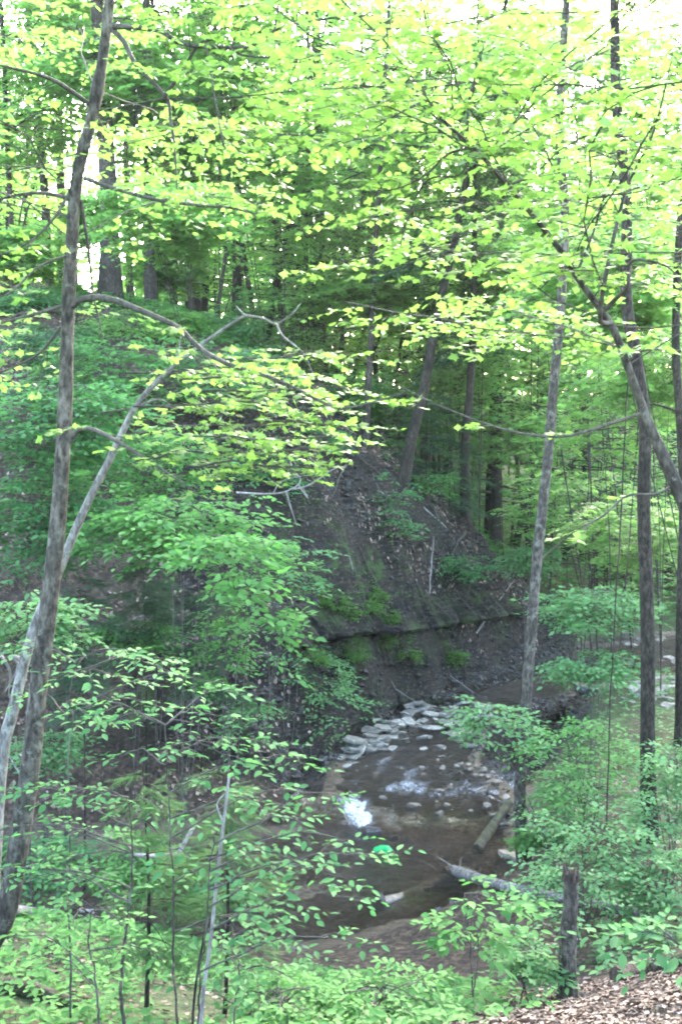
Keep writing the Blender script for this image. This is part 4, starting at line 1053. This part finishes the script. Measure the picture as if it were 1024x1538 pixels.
bush(330,560,25,110,60,'shrub high on the slope behind the pale dead stem', S, .16, 1056, n=60, stems=4, spl=.5)
bush(410,730,24.5,50,50,'dark shrub on the shoulder of the cliff', B, .15, 1057, n=22, stems=3, spl=.5)
bush(40,930,12,90,50,'leafy branch clump beside the crooked white twig at the left edge', S, .11, 1058, n=34, stems=2, spl=.35)
for i, (px, py) in enumerate(((500,908),(545,915),(580,930),(572,965),(530,985),(520,925),(560,900),(610,985),(680,990),(470,990))):
    p = zpix(px, py)
    if p is not None: bush(px, py - 4, p[1] - .1, 20, 12, 'tuft of bright green moss and fern clinging to the cliff face', M['moss'], .09, 1100 + i, 'fern', 22, 7, OVAL_LO, .22, 2, 'fern tufts on the cliff', 'fern')
for i, (px, py, Y, rx, ry) in enumerate(((400,470,33,70,45),(330,500,31,60,35),(460,540,32,70,40),(530,590,31,60,40),(590,610,33,60,45),(250,500,30,70,35),(130,470,31,60,25),(40,470,29,80,40),(560,520,36,70,50),(640,640,34,70,40),(90,530,27,90,40),(200,520,28,80,35))):
    bush(px, py, Y, rx, ry, ('bushy young beech on the ridge below the hazy trunks','leafy scrub on the crest behind the dead branch tip','understorey bush beneath the broad pale ridge trunk','thicket at the foot of the slender pale spur trunk','leafy thicket left of the leaning hemlock base','low scrub on the hillcrest right of the stout trunks','low scrub at the foot of the thickest hilltop trunk','shaded scrub on the hill at the far left edge','young thicket behind the spur between ridge trunks','scrub behind the leaning hemlock on the spur','shrub band on the upper left slope under the skyline','shrub below the stout hilltop trunks')[i], (M['fresh'], S, M['maple_far'])[i % 3], .17, 1400 + i, n=60, stems=3, spl=.55, tpl=OVAL_LO)
for i, (px, py, Y, rx, ry, fx) in enumerate(((138,330,37,35,50,150),(950,240,30,120,110,1000),(860,360,27,110,80,960),(1000,90,30,130,100,1040),(790,60,34,130,90,800),(850,560,36,120,60,880),(170,120,31,120,80,200),(40,170,33,110,120,20),(120,60,34,130,70,90),(260,180,33,90,110,290),(30,380,30,90,45,-20),(250,400,34,60,50,262),(500,310,31,170,90,420),(545,440,31,110,50,500),(350,200,33,150,100,330),(640,230,34,150,110,690),(330,90,34,120,80,400),(250,330,26,120,60,300),(760,420,33,120,70,720),(900,430,20,130,110,1080),(660,130,36,140,90,640),(820,150,28,160,130,900))):
    bush(px, py, Y, rx, ry, ('small crown in the bright gap between the leaning maple and the thickest trunk','bright crown behind the top of the dark mottled trunk at the right','leafy crown low between the two right trunks behind the diagonal limb','bright crown filling the upper right corner','light crown between the white sky gap and the upper right','far bright crown closing the valley behind the grey middle trunk','light crown straddling the top of the thickest hilltop trunk','broad light crown at the upper left edge behind the leaning maple','light crown at the very top left above the hilltop trunks','leafy crown right of the thickest hilltop trunk','low leafy crown on the hill crest at the left edge','small leafy tree between the stout hilltop trunks','yellow green maple bough mass hanging before the ridge trunks at mid picture','bright leaf mass in front of the leaning hemlock, at its left','leafy crown filling the gap right of the leaning maple top','pale crown behind the tip of the long diagonal limb','light crown under the bright sky opening at the top','small crown in front of the hilltop trunk group','leafy crown between the hemlocks and the grey middle trunk','dense bright crown behind the fork of the right maple','hazy crown at the top beneath the white sky','hazy bright crown beyond the top of the grey middle trunk')[i],
         M['maple'] if i in (12,13) else M['maple_far'], .15, 1500 + i, 'understorey_tree', 150, 8, MAPLE_LO, .55, 2, None, 'tree', foot=(fx, 700), bark=M['bark_far'])
# fresh layered trees in the mid valley on the right
for i, (px, py, Y, rx, ry) in enumerate(((930,620,24,150,110), (860,760,30,130,70), (960,800,26,110,60), (700,560,33,90,60), (880,480,28,130,80), (1000,560,22,90,70), (760,660,34,80,60), (620,470,33,100,50))):
    bush(px, py, Y, rx, ry, ('airy pale green understorey tree right of the middle trunk','layered bright tree beyond the spur in the valley','low bright tree behind the right trunk above the gravel bar','small tree among the hemlocks on the spur','tall airy tree behind the limb of the right maple','pale green tree behind the fork at the right edge','bright tree just beyond the grassy slope of the spur','pale leafed bough tree in front of the leaning hemlock top')[i],
         M['maple_far'], .15, 1200 + i, 'understorey_tree', 80, 7, MAPLE_LO, .55, 2, None, 'tree', bark=M['bark_far'])
# young hemlocks
def young_hemlock(px_c, py_top, py_base, Y, rad, label, seed, mat, n=38):
    rg = np.random.default_rng(seed); top = W(px_c, py_top, Y); b = np.array([top[0], top[1], gz(top[0], top[1]) - .03]); h = top[2] - b[2]
    lo = W(px_c, py_base, Y)[2] - b[2]
    t = thing('hemlock_sapling', b, label, 'sapling'); mb = MB(); tube(mb, smooth_path([b, (b + top) / 2 + [.03, 0, 0], top], 12), np.linspace(.02, .004, 12), 6, 0, .1, seed); mb.build('stem', [M['bark_dark']], t, b)
    mb = MB(); P_, D_, L_ = [], [], []
    for i in range(n):
        f = (lo + (h - lo) * i / n) / h; ln = rad * (1.1 - f) ** .6 * rg.uniform(.5, 1.1); az = rg.uniform(0, 6.28); d = np.array([math.cos(az), math.sin(az), 0]); u = np.linspace(0, 1, 6)[:, None]
        pl = b + (top - b) * f + d * ln * u; pl[:, 2] += ln * (.2 * u[:, 0] - .35 * u[:, 0] ** 2)
        tube(mb, pl, np.linspace(.006, .002, 6), 3, 1, cap=False)
        m = int(ln / .06) + 3
        for j in range(m):
            g = (j + .8) / m; p = np.array([np.interp(g, u[:, 0], pl[:, c]) for c in range(3)])
            for sg in (-1, 1):
                dd = rot2(d, sg * R(rg.uniform(35, 65))); dd[2] = -.12 + rg.normal(0, .1); P_.append(p); D_.append(dd); L_.append(ln * .35 * (1.1 - g) + .06)
    sprays(mb, P_, D_, np.array(L_), 3, NEEDLE, .15 if Y < 10 else .24, .15, .25, rg=rg, tilt=-.15, spread=(20, 45))
    mb.build('foliage', [mat, M['bark_dark']], t, b)
young_hemlock(215,1150,1420,7.4,.5,'young hemlock with feathery needles in the lower left', 1301, M['hemlock_pale'], 20)
young_hemlock(335,1150,1420,7.6,.55,'feathery young hemlock behind the pale upright stick', 1302, M['hemlock_pale'], 20)
young_hemlock(215,830,980,18,1.3,'shaded hemlock sapling drooping on the left slope above the leaf litter', 1303, M['hemlock'], 30)
young_hemlock(120,860,1060,15.5,1.0,'dark drooping hemlock low on the left slope above the creek', 1307, M['hemlock'], 24)
young_hemlock(300,880,1040,19,1.0,'dark hemlock sapling beside the vine-hung bush', 1308, M['hemlock'], 22)
young_hemlock(70,480,700,22,1.8,'dark hemlock sapling on the left slope behind the leaning trunk', 1304, M['hemlock'], 34)
young_hemlock(675,600,760,30.8,1.2,'young hemlock between the two dark rim trunks', 1305, M['hemlock'], 22)
young_hemlock(640,560,720,30.5,1.4,'small hemlock just right of the leaning rim trunk', 1306, M['hemlock'], 18)

# ------------------------------------------------------------------ fallen wood and sticks
def log(name, pts, r0, r1, mat, label, seed, cat='log', lift=.0, n=30, rough=.2, parts=(), flat=1.0):
    Q = [np.array(p, float) for p in pts]
    P = smooth_path(Q, n); P[:, 2] += lift
    t = thing(name, P[0], label, cat); mb = MB(); tube(mb, P, np.linspace(r0, r1, n), 10, 0, rough, seed); mb.build('trunk' if cat == 'log' else 'shaft', [mat], t, P[0])
    for a, d, ln, r in parts:
        p = P[int(a * (n - 1))]; q = smooth_path([p, p + np.array(d) * ln * .5 + [0, 0, .02], p + np.array(d) * ln], 8)
        mb = MB(); tube(mb, q, np.linspace(r, .004, 8), 6, 0, .2, seed + 1); mb.build('branch_stub', [mat], t, P[0])
    return t
def on(px, py, dz=0.0):
    p = zpix(px, py); return p + [0, 0, dz]
log('fallen_log', [on(682,1318,.1), on(740,1338,.1), on(830,1360,.1), on(955,1384,.1)], .085, .05, M['bark_pale'], 'long bleached driftwood log slanting from the pool up the right bank', 5, parts=((.05, (-.6,.5,.3), .45, .02), (.1, (.2,.6,.5), .3, .02), (.35, (.1,-.3,.6), .3, .012)))
log('fallen_log', [on(668,1322,.08), on(700,1322,.1), on(748,1346,.08)], .1, .07, M['rotwood'], 'dark rotten log butt lying under the driftwood at the pool outlet', 6, parts=((.0, (-.8,.3,.35), .5, .015),))
log('mossy_log', [on(716,1284,.07), on(738,1252,.09), on(764,1216,.1)], .1, .075, M['mosswood'], 'mossy half-log lying on the right edge of the pool', 7)
log('fallen_log', [on(20,1386,.12), on(80,1383,.12), on(140,1380,.1)], .05, .04, M['deadwood'], 'pale barkless pole lying across the bank at the far left', 8)
log('mossy_log', [on(-20,1482,.04), on(60,1500,.04), on(130,1520,.02)], .07, .05, M['mosswood'], 'moss covered log sunk in green plants at the bottom left corner', 9)
log('mossy_log', [on(745,1478,.03), on(820,1462,.03), on(905,1448,.03)], .05, .035, M['mosswood'], 'mossy fallen limb behind the base of the broken stump', 10)
log('fallen_log', [on(925,1475,.05), on(975,1462,.06), on(1040,1452,.06)], .08, .09, M['rotwood'], 'brown decayed log at the lower right edge', 12)
log('dead_branch', [on(190,1292,.1), W(232,1286,9), W(278,1278,9), W(291,1242,9)], .03, .018, M['deadwood'], 'crooked white branch standing up in front of the dark stream, left of centre', 13, 'branch')
Yp = 5.8
def stick(pts, Y, w0, w1, mat, label, seed, lean=0):
    Q = [W(x, y, Y + lean * i) for i, (x, y) in enumerate(pts)]; b = Q[0].copy(); b[2] = gz(b[0], b[1]) - .03
    P = smooth_path([b] + Q[1:], 30); t = thing('dead_stick', b, label, 'stick'); mb = MB(); tube(mb, P, np.linspace(px_r(w0, Y), px_r(w1, Y), 30), 7, 0, .2, seed); mb.build('shaft', [mat], t, b)
    return t, b
t, b = stick([(298,1580),(305,1500),(318,1400),(327,1310),(338,1220),(344,1168)], 5.7, 7, 4, M['deadwood'], 'straight pale upright stick in the lower left foreground', 1)
mb = MB(); tube(mb, px_path([(335,1235),(326,1208),(340,1190)], 5.7, 5.7, 8), np.linspace(.006, .002, 8), 5, 0); mb.build('twig', [M['deadwood']], t, b)
stick([(288,1580),(292,1500),(304,1420),(314,1370)], 5.9, 5, 3, M['bark_dark'], 'short dark upright stem just left of the pale stick', 2)
rr3 = np.random.default_rng(29)
for k in range(26):
    reg = ((.3, 4, 6.6, 9.5), (-9, -1, 18, 26), (3, 7, 12, 20), (-1, 5, 26.5, 31), (1, 6, 24, 30))[k % 5]
    x = rr3.uniform(reg[0], reg[1]); y = rr3.uniform(reg[2], reg[3]); a_ = rr3.uniform(0, 3.14); L_ = rr3.uniform(.4, 1.3) * (1.6 if y > 16 else .8)
    q = np.array([(x + math.cos(a_) * L_ * f, y + math.sin(a_) * L_ * f, 0) for f in (-.5, -.2, .1, .5)]); q[:, 2] = ground(q[:, 0], q[:, 1]) + .03
    mb = MB(); tube(mb, wig(smooth_path(q, 12), .008, rr3), np.linspace(.018, .006, 12) * (1.3 if y > 16 else .8), 6, 0, .2, k)
    o = mb.build('fallen_twig', [M['deadwood'] if k % 3 else M['rotwood']], origin=q[0]); tag(o, 'bare fallen twig lying on the leaf strewn ground', 'twig', 'twigs on the forest floor')
# dead twiggy branch on the cliff edge
t = thing('dead_branch', W(365,742,18), 'tangle of pale curling dead twigs hanging at the cliff edge', 'branch')
for pts, w in (([(355,740),(400,742),(430,738),(452,722),(436,700),(440,685)], 4), ([(430,738),(436,760),(446,790)], 4), ([(440,735),(465,728),(500,705),(520,700)], 3), ([(448,728),(462,748),(455,732)], 3), ([(410,741),(425,722),(470,712)], 2)):
    mb = MB(); tube(mb, px_path(pts, 18, 18.2, 16), np.linspace(px_r(w, 18), .006, 16), 5, 0, .1, 2); mb.build('twig', [M['deadwood']], t, W(365,742,18))
t = thing('dead_branch', zpix(705,950), 'long dead branch leaning down the cliff face above the ledge', 'branch'); mb = MB()
q = smooth_path([zpix(715,955) + [0,0,.05], zpix(740,920) + [0,-.05,.1], zpix(770,880) + [0,-.1,.15]], 14); tube(mb, q, np.linspace(.025, .012, 14), 6, 0, .2, 3); mb.build('shaft', [M['deadwood']], t, t.location)
# hanging vine
P = px_path([(944,540),(938,620),(930,760),(924,900),(918,1060),(912,1240)], 13, 13, 30); mb = MB(); tube(mb, wig(P, .004, np.random.default_rng(3)), .009, 5, 0)
o = mb.build('hanging_vine', [M['bark_dark']], origin=P[0]); tag(o, 'thin dark vine hanging straight down beside the mottled right trunk', 'vine')
# green plastic scrap in the pool
p = zpix(574, 1298); p[2] = .06
mb = MB(); n1, n2 = 12, 20
th, ph = np.meshgrid(np.linspace(0, 2 * math.pi, n2, endpoint=False), np.linspace(.02, math.pi - .02, n1))
x = np.cos(th) * np.sin(ph); y = np.sin(th) * np.sin(ph); z = np.cos(ph)
d = 1 + .6 * fbm(x * 2 + 3, y * 2, z * 2, 3, 71)
V = np.stack([x * d * .14, y * d * .1, z * d * .065], -1).reshape(-1, 3) + p
i = np.arange(n1 - 1)[:, None] * n2; j = np.arange(n2)[None]; j2 = (j + 1) % n2
mb.add(V, np.stack([i + j, i + j2, i + n2 + j2, i + n2 + j], -1).reshape(-1, 4))
o = mb.build('plastic_bag', [M['bag']], origin=p); tag(o, 'bright green plastic scrap lying at the left edge of the pool', 'plastic bag')

# ------------------------------------------------------------------ air, sky, sun
SUN_EL, SUN_AZ = R(34), R(11)      # ahead, slightly right of the view
HAZE = 0.0002
if HAZE:
    mb = MB(); x0, x1, y0, y1, z0, z1 = -420, 420, -80, 520, -3, 34
    V = [(x, y, z) for x in (x0, x1) for y in (y0, y1) for z in (z0, z1)]
    mb.add(V, [(0,1,3,2), (4,6,7,5), (0,4,5,1), (2,3,7,6), (0,2,6,4), (1,5,7,3)])
    m, nt, out = newmat('haze_air'); v = nt.nodes.new('ShaderNodeVolumePrincipled')
    v.inputs['Color'].default_value = (.9, .95, .95, 1); v.inputs['Density'].default_value = HAZE; v.inputs['Anisotropy'].default_value = .35
    nt.links.new(v.outputs[0], out.inputs['Volume'])
    tag(mb.build('haze', [m], smooth=False), kind='stuff')
w = bpy.data.worlds.new('World'); scene.world = w; w.use_nodes = True
nt = w.node_tree; nt.nodes.clear()
sky = nt.nodes.new('ShaderNodeTexSky'); sky.sky_type = 'NISHITA'; sky.sun_disc = False
sky.sun_elevation = SUN_EL; sky.sun_rotation = SUN_AZ; sky.air_density = 1.0; sky.dust_density = 3.5; sky.ozone_density = .9
bg = nt.nodes.new('ShaderNodeBackground'); bg.inputs['Strength'].default_value = .15
wo_ = nt.nodes.new('ShaderNodeOutputWorld'); nt.links.new(sky.outputs[0], bg.inputs[0]); nt.links.new(bg.outputs[0], wo_.inputs[0])
sd = bpy.data.lights.new('sun', 'SUN'); sd.energy = 0.8; sd.angle = R(10); sd.color = (1, .97, .9)
so = bpy.data.objects.new('sun', sd); col.objects.link(so)
# light travels from the sun: -Z of the lamp points away from the sun direction
dirv = (math.sin(SUN_AZ) * math.cos(SUN_EL), math.cos(SUN_AZ) * math.cos(SUN_EL), math.sin(SUN_EL))
import mathutils
so.rotation_euler = mathutils.Vector(dirv).to_track_quat('Z', 'Y').to_euler()
so.location = (dirv[0] * 60, dirv[1] * 60, 60)

vs = scene.view_settings
scene.display_settings.display_device = 'sRGB'
vs.view_transform = 'Standard'; vs.look = 'None'; vs.exposure = 4.6; vs.gamma = 1.0
cy = scene.cycles
cy.use_denoising = True
cy.pixel_filter_type = 'BLACKMAN_HARRIS'; cy.filter_width = 2.0
cy.max_bounces = 7; cy.diffuse_bounces = 4; cy.glossy_bounces = 3; cy.transmission_bounces = 5; cy.volume_bounces = 1; cy.transparent_max_bounces = 6
cy.sample_clamp_indirect = 6
cy.use_adaptive_sampling = True
